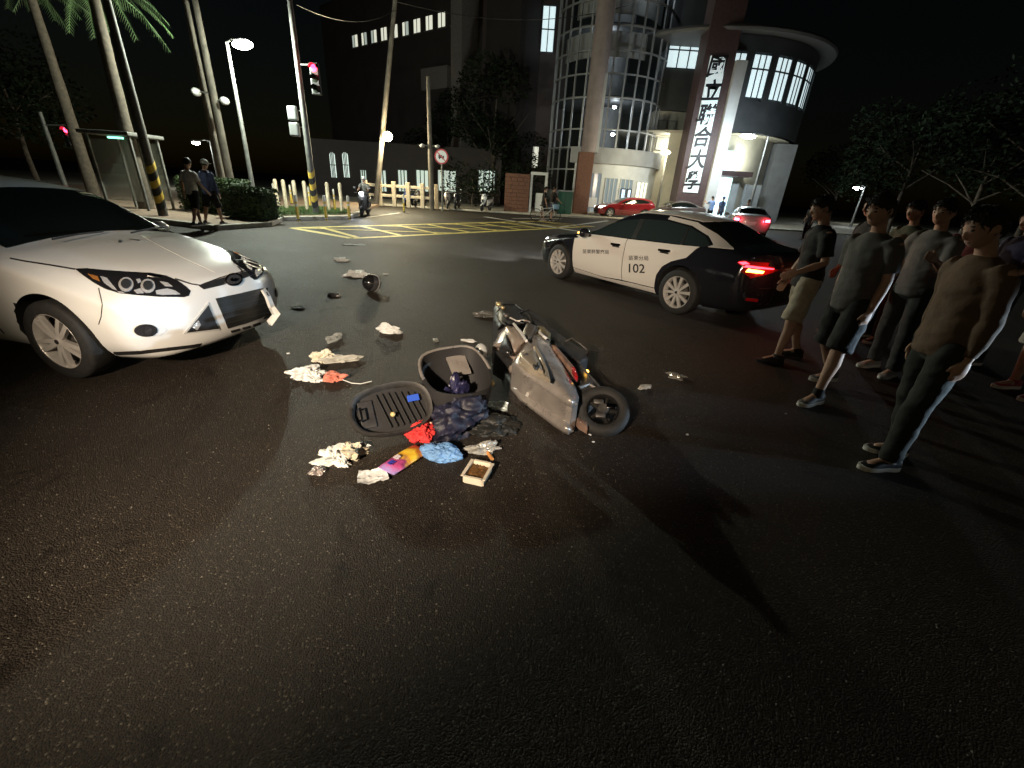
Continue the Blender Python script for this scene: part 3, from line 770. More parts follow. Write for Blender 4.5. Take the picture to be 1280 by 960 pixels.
def palm(label, x, y, h, group=None, lean=.0):
    t = thing('palm_tree', label, 'palm tree', (x, y, .1), 0, group)
    b = MB(); pts = [(lean * (k / 9) ** 2, 0, h * k / 9 - (.1 if k == 0 else 0)) for k in range(10)]
    b.tube(pts, [.24 - .1 * k / 9 + (.012 if k % 2 else 0) for k in range(10)], 12); b.build('trunk', mat('palm_bark', (.09, .07, .05), .85, var=.4, vscale=9, bump=.6, bscale=15), t, 60)
    for k in range(15):
        a = k * 2.399; up = random.uniform(.1, 1.0); L = random.uniform(1.9, 2.6); fr = MB(); spine = []
        for i in range(9):
            q = i / 8; rr = L * q * (1 - .15 * q); z = up * L * .55 * q - L * .62 * q * q
            spine.append(V((lean + cos(a) * rr, sin(a) * rr, h + z)))
        fr.tube(spine, [.03 * (1 - i / 9) + .004 for i in range(9)], 5)
        sd = V((-sin(a), cos(a), 0))
        for i in range(26):
            q = .12 + .88 * i / 26; j = min(7, int(q * 8)); p = spine[j].lerp(spine[j + 1], q * 8 - j); tg = (spine[j + 1] - spine[j]).normalized()
            ll = .55 * (1 - .6 * q) * random.uniform(.8, 1.2)
            for sg in (1, -1):
                e = p + (sd * sg * .8 + tg * .55 + V((0, 0, -.55))).normalized() * ll
                fr.add([p - tg * .018, p + tg * .018, e], [(0, 1, 2)])
        fr.build('frond', LEAF2, t)
    return t
# hedge beside the palms
def hedge(label, a, b_, wd, h, n):
    a, b_ = V(a), V(b_); t = b_ - a; L = t.length
    root = thing('hedge', label, 'hedge', ((a + b_) / 2)[:], atan2(t.y, t.x), 'clipped hedges by the pavement')
    m = MB(); m.rbox((0, 0, h * .48), (L * .96, wd * .86, h * .92), .12, 2); m.build('hedge_core', mat('hedge_core', (.02, .035, .012), .9), root)
    lm = MB()
    for _ in range(n):
        f = random.random(); x = random.uniform(-L / 2, L / 2); z = random.uniform(.03, h); y = random.uniform(-wd / 2, wd / 2)
        if f < .45: y = -wd / 2 + random.uniform(-.03, .06)
        elif f < .85: z = h + random.uniform(-.07, .05)
        else: x = random.choice((-L / 2, L / 2)) + random.uniform(-.05, .05)
        u = V((random.gauss(0, 1), random.gauss(0, 1), random.gauss(0, 1))).normalized() * .05; w_ = u.orthogonal() * .5
        p = V((x, y, z)); lm.add([p - u, p + w_, p + u, p - w_], [(0, 1, 2, 3)])
    tag(lm.build('hedge_leaves', LEAF2, root), kind='stuff')
h0, h1, h2 = at(222, 270), at(285, 276), at(336, 281)
hedge('clipped green hedge behind the two people walking past the palms', (h0.x - .5, h0.y + 1.6, .12), (h1.x, h1.y + 1.2, .12), 1.0, 1.15, 2600)
hedge('clipped green hedge next to the grass verge', (h1.x + .1, h1.y + .4, .12), (h2.x, h2.y + .3, .12), .9, .95, 2600)
# ------------------------------------------------------------------ bollards and the rail fence
CREAM = mat('cream_concrete', (.50, .42, .30), .75, var=.25, vscale=8, bump=.2)
BYEL = mat('bollard_yellow', (.60, .42, .06), .5, var=.2, vscale=10); BWHT = mat('bollard_white', (.62, .60, .54), .5, var=.2, vscale=10)
def bollard(p, h, label, group, proto=[None]):
    if proto[0] is None:
        t = thing('bollard', label, 'bollard', (0, 0, 0), 0, group)
        b = MB(); b.lathe([(0, -.05), (.055, -.05), (.05, .52)], 14); b.build('post', BYEL, t, 40)
        b = MB(); b.lathe([(.0501, .52), (.048, .9), (.036, .955), (0, .97)], 14); b.build('cap', BWHT, t, 40)
        b = MB(); b.lathe([(.0535, .62), (.0535, .70)], 14); b.build('band', BYEL, t)
        b = MB(); b.lathe([(.085, 0), (.085, .03), (.055, .05)], 14); b.build('foot', BLKPL, t)
        proto[0] = t
    else: t = copy_tree(proto[0]); tag(t, label, 'bollard', group)
    t.location = p; t.scale = (1, 1, h / .97)
for x, y in ((373, 276), (408, 275), (437, 274)): bollard((*at(x, y - 1, .12)[:2], .12), .85, 'yellow bollard with white top along the verge kerb', 'verge bollards')
for x, y in ((344, 252), (365, 255), (388, 258), (419, 263)): bollard((*at(x, y, .12)[:2], .12), .95, 'yellow and white bollard behind the grass verge', 'bollards behind verge')
bollard((*at(505, 265, .02)[:2], .02), .9, 'lone yellow bollard standing in front of the cream rail fence', None)
for i, x in enumerate((346, 356, 369, 382, 410, 426)):
    p = at(x, 243 + i * .9, .12); b = MB(); b.lathe([(0, -.1), (.08, -.1), (.08, 1.15), (.06, 1.22), (0, 1.24)], 10)
    tag(b.build('concrete_post', CREAM, None, 40, (p.x * .62, p.y * .62, .12)), 'pale round concrete post in the row along the car park edge', 'post', 'car park posts')
fa, fb = aty(459, 262, 30.2), aty(546, 262, 30.2)
fen = thing('rail_fence', 'cream concrete two-rail fence beside the round prohibition sign', 'fence', (fa.x, 30.2, .05))
NP = 6
for i in range(NP):
    x = (fb.x - fa.x) * i / (NP - 1); b = MB(); b.rbox((x, 0, .72), (.26, .22, 1.5), .03, 2); b.build('fence_post', CREAM, fen)
    if i < NP - 1:
        xm = x + (fb.x - fa.x) / (NP - 1) / 2; L = (fb.x - fa.x) / (NP - 1) - .24
        for z in (.62, 1.2): b = MB(); b.rbox((xm, 0, z), (L, .1, .17), .02, 2); b.build('fence_rail', CREAM, fen)
# ------------------------------------------------------------------ poles, signals and street lamps
GALV = mat('galvanised_steel', (.15, .15, .14), .6, metal=.3, var=.3, vscale=6)
CPOLE = mat('concrete_pole', (.11, .095, .075), .85, var=.35, vscale=3, bump=.2)
LAMPW = glow('lamp_white_lit', (.95, 1., .9), 60); LAMPY = glow('lamp_yellow_lit', (1., .82, .45), 60); LAMPC = glow('lamp_cool_lit', (.85, .95, 1.), 60)
SIGR = glow('signal_red_lit', (1., .02, .05), 18)
def stripes_wrap(t, r, z0, z1, n=6):
    for k in range(n):
        za, zb_ = z0 + (z1 - z0) * k / n, z0 + (z1 - z0) * (k + 1) / n; b = MB(); vs, fs = [], []
        for j in range(19):
            a = 2 * pi * j / 18; dz = .12 * sin(a)
            vs += [((r + .006) * cos(a), (r + .006) * sin(a), za + dz), ((r + .006) * cos(a), (r + .006) * sin(a), zb_ + dz)]
        for j in range(18): fs.append((2 * j, 2 * j + 2, 2 * j + 3, 2 * j + 1))
        b.add(vs, fs); b.build('warning_stripe', BYEL if k % 2 else BLKPL, t, 30)
def street_lamp(label, head, base_off, lit, energy, col, group=None, bulb=.16, armup=.15, spot=None, z0=0.):
    hx, hy, hz = head; bx, by = hx + base_off[0], hy + base_off[1]
    t = thing('street_lamp', label, 'street lamp', (bx, by, z0), 0, group)
    o = V((hx - bx, hy - by, hz - z0)); top = V((0, 0, hz - z0 + armup))
    b = MB(); b.tube([(0, 0, -.1), (0, 0, (hz - z0) * .5), top[:]], [.10, .08, .055], 12); b.build('pole', GALV, t, 40)
    b = MB(); b.lathe([(0, 0), (.2, 0), (.2, .02), (.11, .16)], 12); b.build('base_flange', GALV, t)
    if V(base_off).length > .15:
        b = MB(); b.tube([top[:], (top * .6 + o * .4 + V((0, 0, .12)))[:], (o + V((0, 0, .1)))[:]], .035, 8); b.build('arm', GALV, t, 40)
    d = V((o.x, o.y, 0)).normalized() if V((o.x, o.y, 0)).length > .1 else V((1, 0, 0))
    M = Matrix.Translation(o) @ Matrix.Rotation(atan2(d.y, d.x), 4, 'Z')
    b = MB(); b.sphere((0, 0, .09), (.36, .15, .09), 16, 8, M=M); hd = b.build('lamp_head', GALV, t, 0)
    b = MB(); b.sphere((0, 0, -.02), (bulb * 1.7, bulb * .9, .13), 14, 8, M=M); b.build('lamp_glass', lit, t, 0)
    if energy: lamp('lamp_light', 'POINT' if not spot else 'SPOT', (o.x, o.y, o.z - .3), energy, col, .12, t, (o.x, o.y, 0) if spot else None, spot or 0, .5)
    return t
def tall_pole(name, label, cat, x, y, z0, top, r=.11, m=None, wrap=None, group=None):
    t = thing(name, label, cat, (x, y, z0), 0, group)
    b = MB(); b.tube([(0, 0, -.1), (top[0] * .5, top[1] * .5, top[2] * .5), top], [r * 1.15, r, r * .75], 14); b.build('pole', m or CPOLE, t, 40)
    if wrap: stripes_wrap(t, r * 1.12, *wrap)
    return t
def signal(t, o, lit=0, facing=-pi / 2, M0=None):
    M = Matrix.Translation(o) @ Matrix.Rotation(facing + pi / 2, 4, 'Z')
    b = MB(); b.rbox((0, .08, -.33), (.34, .16, 1.02), .03, 2, M=M); h = b.build('signal_housing', BLKPL, t)
    for k in range(3):
        z = -.33 * k; b = MB(); b.lathe([(0, .02), (.10, .012), (.125, 0)], 20, M=M @ Matrix.Translation((0, 0, z)) @ Matrix.Rotation(pi / 2, 4, 'X'))
        b.build('signal_lens', SIGR if k == lit else mat('signal_off', (.02, .025, .02), .2), h)
        b = MB(); b.lathe([(.14, .0), (.14, .16)], 16, M=M @ Matrix.Translation((0, 0, z)) @ Matrix.Rotation(pi / 2, 4, 'X'), a0=0, a1=pi); b.build('visor', BLKPL, h)
    return h
# traffic signal on the corner
q = aty(395, 264, 19.5)
sp_ = tall_pole('traffic_signal', 'tall signal pole with a round red light beside the grass verge', 'traffic light', q.x, 19.5, .12, (.0, 0, 8.2), .11, GALV, (.35, 1.7))
qr = aty(392, 85, 19.3); signal(sp_, (qr.x - q.x, -.2, qr.z - .12))
b = MB(); b.tube([(0, 0, qr.z), (qr.x - q.x, -.1, qr.z)], .03, 8); b.build('bracket', GALV, sp_)
for z, r_ in ((3.75, .2), (3.2, .17)):
    b = MB(); b.rbox((-.42, -.05, z - .1), (.38, .2, .5), .06, 2); b.build('pedestrian_signal', mat('grey_box', (.12, .125, .125), .6), sp_)
    b = MB(); b.tube([(0, 0, z), (-.3, 0, z)], .025, 6); b.build('bracket', GALV, sp_)
b = MB(); b.cyl((0, -.19, 0), (0, -.35, 0), .06, n=12); 
lamp('signal_light', 'POINT', (qr.x - q.x, -.55, qr.z - .12), 12, (1, .05, .05), .1, sp_)
q2 = aty(87, 163, 24.)
s2 = tall_pole('traffic_signal', 'red traffic light on a pole behind the palm trees', 'traffic light', q2.x - 1.2, 24.0, .12, (0, 0, q2.z + .6), .1, GALV)
signal(s2, (1.2, -.2, q2.z - .12)); b = MB(); b.tube([(0, 0, q2.z + .05), (1.2, 0, q2.z + .1)], .035, 8); b.build('arm', GALV, s2)
# paired camera poles
for (x, yt, yb_, Yp, lab) in ((286, 75, 225, 20.5, 'concrete pole with two surveillance cameras behind the hedge'), (276, 70, 225, 21.5, 'plain concrete pole next to the camera pole')):
    q = aty(x + 6, 246, Yp); t = tall_pole('utility_pole', lab, 'pole', q.x, Yp, .12, (0, 0, 7.5), .14)
    if 'cameras' in lab:
        for sx, z in ((.5, 4.05), (-.6, 4.3)):
            b = MB(); b.tube([(0, 0, z), (sx, -.1, z)], .03, 6); b.build('bracket', GALV, t)
            b = MB(); b.sphere((sx, -.15, z - .02), (.16, .22, .15), 12, 8); b.build('camera_dome', mat('camera_white', (.3, .3, .29), .4), t, 0)
q = aty(207, 279, 14.9)
tall_pole('utility_pole', 'dark pole wrapped in yellow and black stripes by the pavement', 'pole', q.x, 14.9, .1, (0, 0, 6.5), .12, mat('dark_pole', (.10, .09, .08), .7, var=.3), (.3, 1.6))
# bare pole, leaning lit pole, prohibition sign
q = aty(540, 259, 29.6); qt = aty(535, 97, 29.6)
t = tall_pole('utility_pole', 'bare pale pole standing right of the rail fence', 'pole', q.x, 29.6, .05, (qt.x - q.x, 0, qt.z), .14)
for sx in (-.5, .42):
    b = MB(); b.tube([(qt.x - q.x, 0, 3.55), (sx, -.05, 3.62)], .03, 6); b.build('bracket', GALV, t)
    b = MB(); b.sphere((sx, -.08, 3.56), (.17, .14, .11), 10, 6); b.build('camera_dome', MATS['camera_white'], t, 0)
q = aty(470, 262, 29.9); qt = aty(496, -20, 29.9); ql = aty(485, 172, 29.7)
t = tall_pole('utility_pole', 'tall leaning pole carrying a lit yellow lamp behind the fence', 'pole', q.x, 29.9, .05, (qt.x - q.x, 0, qt.z), .15)
b = MB(); b.sphere((ql.x - q.x, -.3, ql.z), (.3, .22, .26), 14, 8); b.build('lamp_glass', LAMPY, t, 0)
b = MB(); b.tube([(ql.x - q.x, 0, ql.z + .1), (ql.x - q.x, -.28, ql.z + .14)], .03, 6); b.build('bracket', GALV, t)
lamp('lamp_light', 'POINT', (ql.x - q.x, -.55, ql.z - .1), 2600, (1., .86, .55), .15, t)
q = aty(553, 262, 29.3); qs = aty(552, 197, 29.3)
t = thing('prohibition_sign', 'round white prohibition sign with red rim on a post', 'road sign', (q.x, 29.3, .05))
b = MB(); b.cyl((0, 0, -.05), (0, 0, qs.z + .25), .05, n=10); b.build('post', GALV, t, 40)
Mz = Matrix.Translation((qs.x - q.x, -.06, qs.z)) @ Matrix.Rotation(pi / 2, 4, 'X')
b = MB(); b.lathe([(0, 0), (.42, 0), (.42, .02), (.33, .02)], 28, M=Mz); b.build('rim', mat('sign_red', (.5, .03, .04), .5), t)
b = MB(); b.lathe([(0, .022), (.335, .022), (.335, .01)], 28, M=Mz); b.build('sign_face', mat('sign_white', (.75, .74, .72), .5), t)
b = MB()
b.rbox((-.07, 0, .024), (.22, .17, .004), .001, 1, M=Mz); b.rbox((.11, -.02, .024), (.10, .13, .004), .001, 1, M=Mz)
for x in (-.11, .09): b.lathe([(0, .027), (.045, .027), (.045, .022)], 12, M=Mz @ Matrix.Translation((x, -.10, 0)))
b.build('pictogram', INK, t)
b = MB(); b.rbox((0, 0, .028), (.66, .05, .004), .001, 1, rz=-.75, M=Mz); b.build('slash', MATS['sign_red'], t)
# in-frame street lamps
street_lamp('bright white street lamp behind the hedge', aty(303, 55, 18.5)[:], (-.9, .6), LAMPW, 3400, (.9, 1., .84), z0=.12, bulb=.3)
street_lamp('small white street lamp far beyond the palm trees', aty(245, 178, 36)[:], (.9, .3), LAMPW, 300, (.95, 1., .9))
street_lamp('yellow street lamp in front of the building entrance', aty(832, 190, 33.)[:], (.25, .5), LAMPY, 600, (1., .9, .6), z0=.05, bulb=.34)
street_lamp('cool white street lamp right of the sign tower', aty(935, 170, 32.)[:], (1.6, .6), LAMPC, 900, (.8, .93, 1.), z0=.05, bulb=.34)
street_lamp('distant cool street lamp above the dark trees', aty(1072, 235, 42)[:], (.8, .3), LAMPC, 60, (.85, .95, 1.), bulb=.3)
street_lamp('farther greenish street lamp above the dark trees', aty(1101, 245, 50)[:], (.8, .3), LAMPW, 40, (.9, 1., .85), bulb=.3)
# palms and trees
q = aty(184, 262, 17.); palm('palm tree with a pale trunk behind the white car', q.x, 17.0, 6.6, lean=.2)
q = aty(120, 250, 21.); palm('palm tree farther back above the car roof', q.x, 21.0, 7.5)
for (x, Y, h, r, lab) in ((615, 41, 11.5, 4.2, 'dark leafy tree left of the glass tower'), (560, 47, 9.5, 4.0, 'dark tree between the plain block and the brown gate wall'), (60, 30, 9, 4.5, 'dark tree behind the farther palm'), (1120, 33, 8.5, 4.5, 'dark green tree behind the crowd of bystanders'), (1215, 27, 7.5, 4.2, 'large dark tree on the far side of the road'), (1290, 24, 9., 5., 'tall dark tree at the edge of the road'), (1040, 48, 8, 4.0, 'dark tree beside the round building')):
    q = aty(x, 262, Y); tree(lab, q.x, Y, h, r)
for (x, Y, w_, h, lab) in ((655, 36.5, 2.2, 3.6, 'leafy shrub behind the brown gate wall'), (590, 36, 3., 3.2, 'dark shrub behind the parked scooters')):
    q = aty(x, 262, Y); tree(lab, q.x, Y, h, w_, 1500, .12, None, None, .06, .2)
# glass shelter by the palm
q0, q1 = aty(137, 262, 16.2), aty(186, 262, 16.2)
t = thing('shelter', 'glass-sided roadside shelter beside the palm trunk', 'shelter', (q0.x, 16.2, .12))
Wd = q1.x - q0.x
for x in (0, Wd):
    for y in (0, 1.2): b = MB(); b.rbox((x, y, 1.15), (.08, .08, 2.4), .01, 1); b.build('post', GALV, t)
b = MB(); b.rbox((Wd / 2, .6, 2.4), (Wd + .3, 1.6, .12), .03, 2); b.build('roof', GALV, t)
b = MB(); b.box((Wd / 2, .0, 1.25), (Wd - .1, .012, 1.9)); b.build('glass_pane', mat('shelter_glass', (.5, .52, .48), .15, alpha=.35), t)
b = MB(); b.box((Wd / 2, 1.2, 1.25), (Wd - .1, .012, 1.9)); b.build('glass_pane', MATS['shelter_glass'], t)
b = MB(); b.box((Wd * .5, .3, 2.28), (.5, .08, .06)); b.build('strip_light', glow('strip_green', (.3, 1., .7), 2.5), t)

# overhead cables from the leaning pole to the tall pole and the building
def cable(label, a, c_, sag):
    a, c_ = V(a), V(c_); b = MB(); b.tube([a.lerp(c_, k / 16) - V((0, 0, sag * 4 * (k / 16) * (1 - k / 16))) for k in range(17)], .02, 5)
    tag(b.build('overhead_cable', BLKPL, None, 40), label, 'cable')
cable('black overhead cable running from the leaning pole to the round building', aty(495, 2, 29.9), aty(800, 2, 38.5), .9)
cable('black overhead cable between the signal pole and the leaning pole', aty(371, 6, 19.5), aty(494, 12, 29.9), .5)
# ------------------------------------------------------------------ the round university building
GREYW = mat('grey_cladding', (.34, .35, .36), .7, var=.12, vscale=1.5); CREAMW = mat('cream_wall', (.56, .53, .44), .75, var=.12, vscale=1.2)
DGREY = mat('dark_cladding', (.075, .08, .085), .6, var=.2, vscale=1.2); MAROON = mat('maroon_tile', (.088, .056, .056), .55, var=.2, vscale=5, bump=.15, bscale=30)
PINKC = mat('column_render', (.26, .215, .21), .7, var=.15, vscale=2); BRICK = mat('brown_brick', (.15, .07, .045), .8, var=.3, vscale=9, bump=.3, bscale=35)
CWGL = mat('curtain_glass', (.02, .026, .03), .06, spec=.6, alpha=.42); MULL = mat('mullion', (.33, .34, .35), .45, metal=.4)
WLIT = glow('window_lit_cool', (.74, .92, .96), .85); WLIT2 = glow('window_lit_warm', (.95, .95, .78), .7); WFRM = mat('window_frame_dark', (.05, .055, .06), .5)
OFFW = mat('off_white_paint', (.62, .64, .64), .6, var=.08, vscale=2)
bld = thing('university_building', 'round university building with curved glass tower and lit calligraphy sign', 'building', (9, 40, 0))
BX, BY = 9, 40
def wall_arc(name, c, r, a0, a1, z0, z1, m, th=.3, n=32, parent=None, r_top=None):
    b = MB(); vs, fs = [], []
    for i in range(n + 1):
        a = radians(a0 + (a1 - a0) * i / n)
        for rr, z in ((r, z0), (r, z1), (r - th, z1), (r - th, z0)): vs.append((c[0] - BX + rr * cos(a), c[1] - BY + rr * sin(a), z))
    for i in range(n):
        for k in range(4): fs.append((i * 4 + k, i * 4 + (k + 1) % 4, i * 4 + 4 + (k + 1) % 4, i * 4 + 4 + k))
    fs += [(0, 1, 2, 3), (n * 4 + 3, n * 4 + 2, n * 4 + 1, n * 4)]
    b.add(vs, fs); return b.build(name, m, parent or bld, 30)
def bbox_(name, x0, x1, y0, y1, z0, z1, m, parent=None, r=0):
    b = MB(); c = ((x0 + x1) / 2 - BX, (y0 + y1) / 2 - BY, (z0 + z1) / 2); d = (abs(x1 - x0), abs(y1 - y0), abs(z1 - z0))
    (b.rbox(c, d, r, 2) if r else b.box(c, d)); return b.build(name, m, parent or bld)
# curved curtain-wall tower
eL, eR = aty(694, 120, 41.5), aty(826, 120, 41.5)
TC = ((eL.x + eR.x) / 2, 42.); TR = (eR.x - eL.x) / 2 + .1
zs = [4.75, 6.0, 8.05, 9.5, 10.9, 12.3, 13.8, 15.3, 16.8]
NC = 15; A0, A1 = 178., 362.
def zone(i): return A0 + (A1 - A0) * i / NC
for i in range(NC):
    a0, a1 = radians(zone(i)), radians(zone(i + 1)); am = (a0 + a1) / 2
    col = ([1.6, 3.2] if zone(i) < 236 else []) + zs
    for j in range(len(col) - 1):
        b = MB(); g_ = .012; P = []
        for a, z in ((a0, col[j]), (a1, col[j]), (a1, col[j + 1]), (a0, col[j + 1])): P.append((TC[0] - BX + TR * cos(a), TC[1] - BY + TR * sin(a), z))
        b.add(P, [(0, 1, 2, 3)]); b.build('glass_pane', CWGL, bld)
for i in range(NC + 1):
    a = radians(zone(i)); x, y = TC[0] - BX + (TR + .03) * cos(a), TC[1] - BY + (TR + .03) * sin(a); zb_ = 1.6 if zone(i) < 240 else 4.75
    b = MB(); b.box((x, y, (zb_ + 16.8) / 2), (.10, .12, 16.8 - zb_), rz=a); b.build('mullion', MULL, bld)
for z in zs: wall_arc('transom', TC, TR + .06, A0, A1, z - .05, z + .05, MULL, .12)
for z in (1.6, 3.2): wall_arc('transom', TC, TR + .06, A0, 242, z - .05, z + .05, MULL, .12, 12)
wall_arc('tower_plinth', TC, TR + .1, A0, 242, 0, 1.55, GREYW, .3, 12)
# inside the glass: floors, core and a lit gallery drum
for z in (4.6, 8.0, 12.3, 16.6): b = MB(); b.lathe([(0, z), (TR - .25, z), (TR - .25, z + .22), (0, z + .22)], 40, M=Matrix.Translation((TC[0] - BX, TC[1] - BY, 0))); b.build('floor_slab', DGREY, bld)
b = MB(); b.lathe([(1.7, .2), (1.7, 16.5)], 24, M=Matrix.Translation((TC[0] - BX, TC[1] - BY + 1.2, 0))); b.build('stair_core', mat('core_wall', (.2, .21, .22), .8), bld, 30)
wall_arc('gallery_balustrade', TC, TR - .5, 195, 300, 10.6, 12.1, mat('gallery_white', (.7, .72, .72), .6), .15)
wall_arc('gallery_balustrade', TC, TR - .9, 205, 335, 13.2, 15., MATS['gallery_white'], .15)
lamp('gallery_light', 'POINT', (TC[0] - BX - 1., TC[1] - BY - 3.2, 12.0), 160, (.85, .95, 1.), .2, bld)
lamp('gallery_light', 'POINT', (TC[0] - BX + 1.5, TC[1] - BY - 3.2, 15.6), 160, (.85, .95, 1.), .2, bld)
for x, y in ((768, 134), (766, 168)):
    p = aty(x, y, TC[1] - TR + 1.3); b = MB(); b.sphere((p.x - BX, p.y - BY, p.z), (.16, .16, .1), 10, 6); b.build('ceiling_lamp', LAMPC, bld, 0)
    lamp('hall_light', 'POINT', (p.x - BX, p.y - BY, p.z - .3), 60, COOL, .1, bld)
# base: curved cornice band and ground floor
BR = TR + .55
wall_arc('cornice_band', TC, BR + .25, 236, 350, 3.65, 4.72, GREYW, .8, 32)
wall_arc('ground_floor_wall', TC, BR, 240, 350, .05, 3.65, OFFW, .3, 32)
def arcpt(deg, r, z): a = radians(deg); return V((TC[0] - BX + r * cos(a), TC[1] - BY + r * sin(a), z))
def arc_window(name, d0, d1, z0, z1, m, r=None, fr=None, parent=None, bars=0):
    r = r or BR + .02; root = bpy.data.objects.new(name, None); COL.objects.link(root); root.parent = parent or bld
    n = 4; b = MB(); vs = []
    for i in range(n + 1):
        d = d0 + (d1 - d0) * i / n; vs += [arcpt(d, r, z0), arcpt(d, r, z1)]
    b.add(vs, [(2 * i, 2 * i + 2, 2 * i + 3, 2 * i + 1) for i in range(n)]); b.build('pane', m, root)
    fm = fr or OFFW
    for z in (z0, z1): b = MB(); b.tube([arcpt(d0 + (d1 - d0) * i / n, r + .03, z) for i in range(n + 1)], .045, 6); b.build('frame_rail', fm, root)
    for k in range(bars + 2):
        d = d0 + (d1 - d0) * k / (bars + 1); b = MB(); b.cyl(arcpt(d, r + .03, z0), arcpt(d, r + .03, z1), .045, n=6); b.build('frame_bar', fm, root)
    return root
GFG = mat('ground_floor_glass', (.16, .2, .22), .15, spec=.6, emit=(.7, .88, 1.), es=.16)
arc_window('glass_door', 252, 266, .15, 3.0, GFG, bars=1); arc_window('window', 270, 281, .9, 2.7, GFG, bars=2); arc_window('window', 284, 297, .15, 2.7, GFG, bars=2); arc_window('window', 302, 318, .3, 2.6, WLIT2, bars=2)
for d in (285.5, 291.5): arc_window('lit_poster', d, d + 4.4, 1.0, 2.0, glow('poster_lit', (.6, .8, 1.), .9), BR + .08, WFRM)
acp = aty(733, 250, 36.9); bbox_('air_conditioner', acp.x - .1, acp.x + .75, 36.3, 36.7, .55, 1.25, mat('ac_white', (.6, .6, .58), .5), r=.03)
# round column on a brick pier
c0 = aty(737, 185, 36.6)
b = MB(); b.cyl((c0.x - BX, 36.6 - BY, 4.3), (c0.x - BX, 36.6 - BY, 18), .62, n=28); b.build('round_column', PINKC, bld, 40)
bbox_('brick_pier', c0.x - .75, c0.x + .35, 36.1, 37.2, 0, 4.3, BRICK)
bbox_('white_pier_edge', c0.x + .36, c0.x + .62, 36.15, 37.2, 4.3, 9.2, GREYW)
# link block with the big lit window
L0, L1 = eR.x - .4, aty(900, 120, 40).x
bbox_('link_wall_upper', L0, L1, 40.2, 43, 7.9, 17, DGREY); bbox_('link_wall_lower', L0, L1, 41.0, 43, 0, 7.9, CREAMW)
def grid_window(name, p0, p1, Y, cols, rows, lit, frame=WFRM, parent=None, fw=.07):
    """p0, p1: opposite corners (x,z)"""
    x0, x1 = sorted((p0[0], p1[0])); z0, z1 = sorted((p0[1], p1[1])); root = bpy.data.objects.new(name, None); COL.objects.link(root); root.parent = parent or bld
    root.location = (0, 0, 0); ox, oy = (BX, BY) if (parent or bld) == bld else (parent.location.x, parent.location.y)
    for i in range(cols):
        for j in range(rows):
            b = MB(); b.box(((x0 + (x1 - x0) * (i + .5) / cols) - ox, Y - oy, z0 + (z1 - z0) * (j + .5) / rows), ((x1 - x0) / cols - fw * .5, .02, (z1 - z0) / rows - fw * .5)); b.build('pane', lit, root)
    for i in range(cols + 1): b = MB(); b.box((x0 + (x1 - x0) * i / cols - ox, Y - .06 - oy, (z0 + z1) / 2), (fw, .1, z1 - z0 + fw)); b.build('frame_bar', frame, root)
    for j in range(rows + 1): b = MB(); b.box(((x0 + x1) / 2 - ox, Y - .075 - oy, z0 + (z1 - z0) * j / rows), (x1 - x0 + fw, .1, fw)); b.build('frame_rail', frame, root)
    return root
p0, p1 = aty(840, 38, 40.1), aty(884, 88, 40.1); grid_window('window', (p0.x, p0.z), (p1.x, p1.z), 40.14, 4, 2, WLIT)
for xa, xb, ya, yb_ in ((822, 842, 150, 168), (822, 842, 172, 188), (848, 862, 175, 196)):
    p0, p1 = aty(xa, ya, 40.9), aty(xb, yb_, 40.9); grid_window('window', (p0.x, p0.z), (p1.x, p1.z), 40.94, 2, 1, mat('cream_glass', (.4, .4, .33), .3), MULL)
# doorway figure niche beside the sign
p = aty(800, 232, 37.5)
# sign tower
s0, s1 = aty(856, 240, 36.), aty(886, 240, 36.)
SX0, SX1 = s0.x - .55, s1.x - .25
bbox_('sign_tower', SX0, SX1, 36.0, 37.6, 0, 16.5, MAROON)
ptop, pbot = aty(897, 70, 35.97), aty(851, 240, 35.97)
pw = 1.12; pxc = SX0 + .95
bbox_('sign_panel', pxc - pw / 2, pxc + pw / 2, 35.9, 36.02, pbot.z, ptop.z, glow('sign_panel_lit', (.78, .9, .92), .42), r=.02)
CHS = '國立聯合大學'
for i, ch in enumerate(CHS):
    zc_ = ptop.z - (ptop.z - pbot.z) * (i + .5) / 6
    vs_, fs_ = text_mesh(ch, 1.30, bold=.034); b = MB(); b.add([(pxc - BX + x * .98 + y * .10, 35.88 - BY, zc_ + y * 1.02 + x * .07 + .05) for x, y, _ in vs_], fs_); b.build('lettering', INK, bld)
bbox_('sign_plinth', SX0 - .1, SX1 + .05, 35.6, 36.0, 0, 1.1, mat('plinth_dark', (.06, .03, .03), .5))
vs_, fs_ = text_mesh('國立聯合大學', .32); b = MB(); b.add([(pxc - BX + x, 35.58 - BY, .75 + y) for x, y, _ in vs_], fs_); b.build('lettering', mat('lettering_grey', (.3, .28, .27), .5), bld)
wtop = aty(927, 76, 35.9)
bbox_('white_fin', SX1 + .02, SX1 + .78, 35.7, 37.4, 0, wtop.z, OFFW)
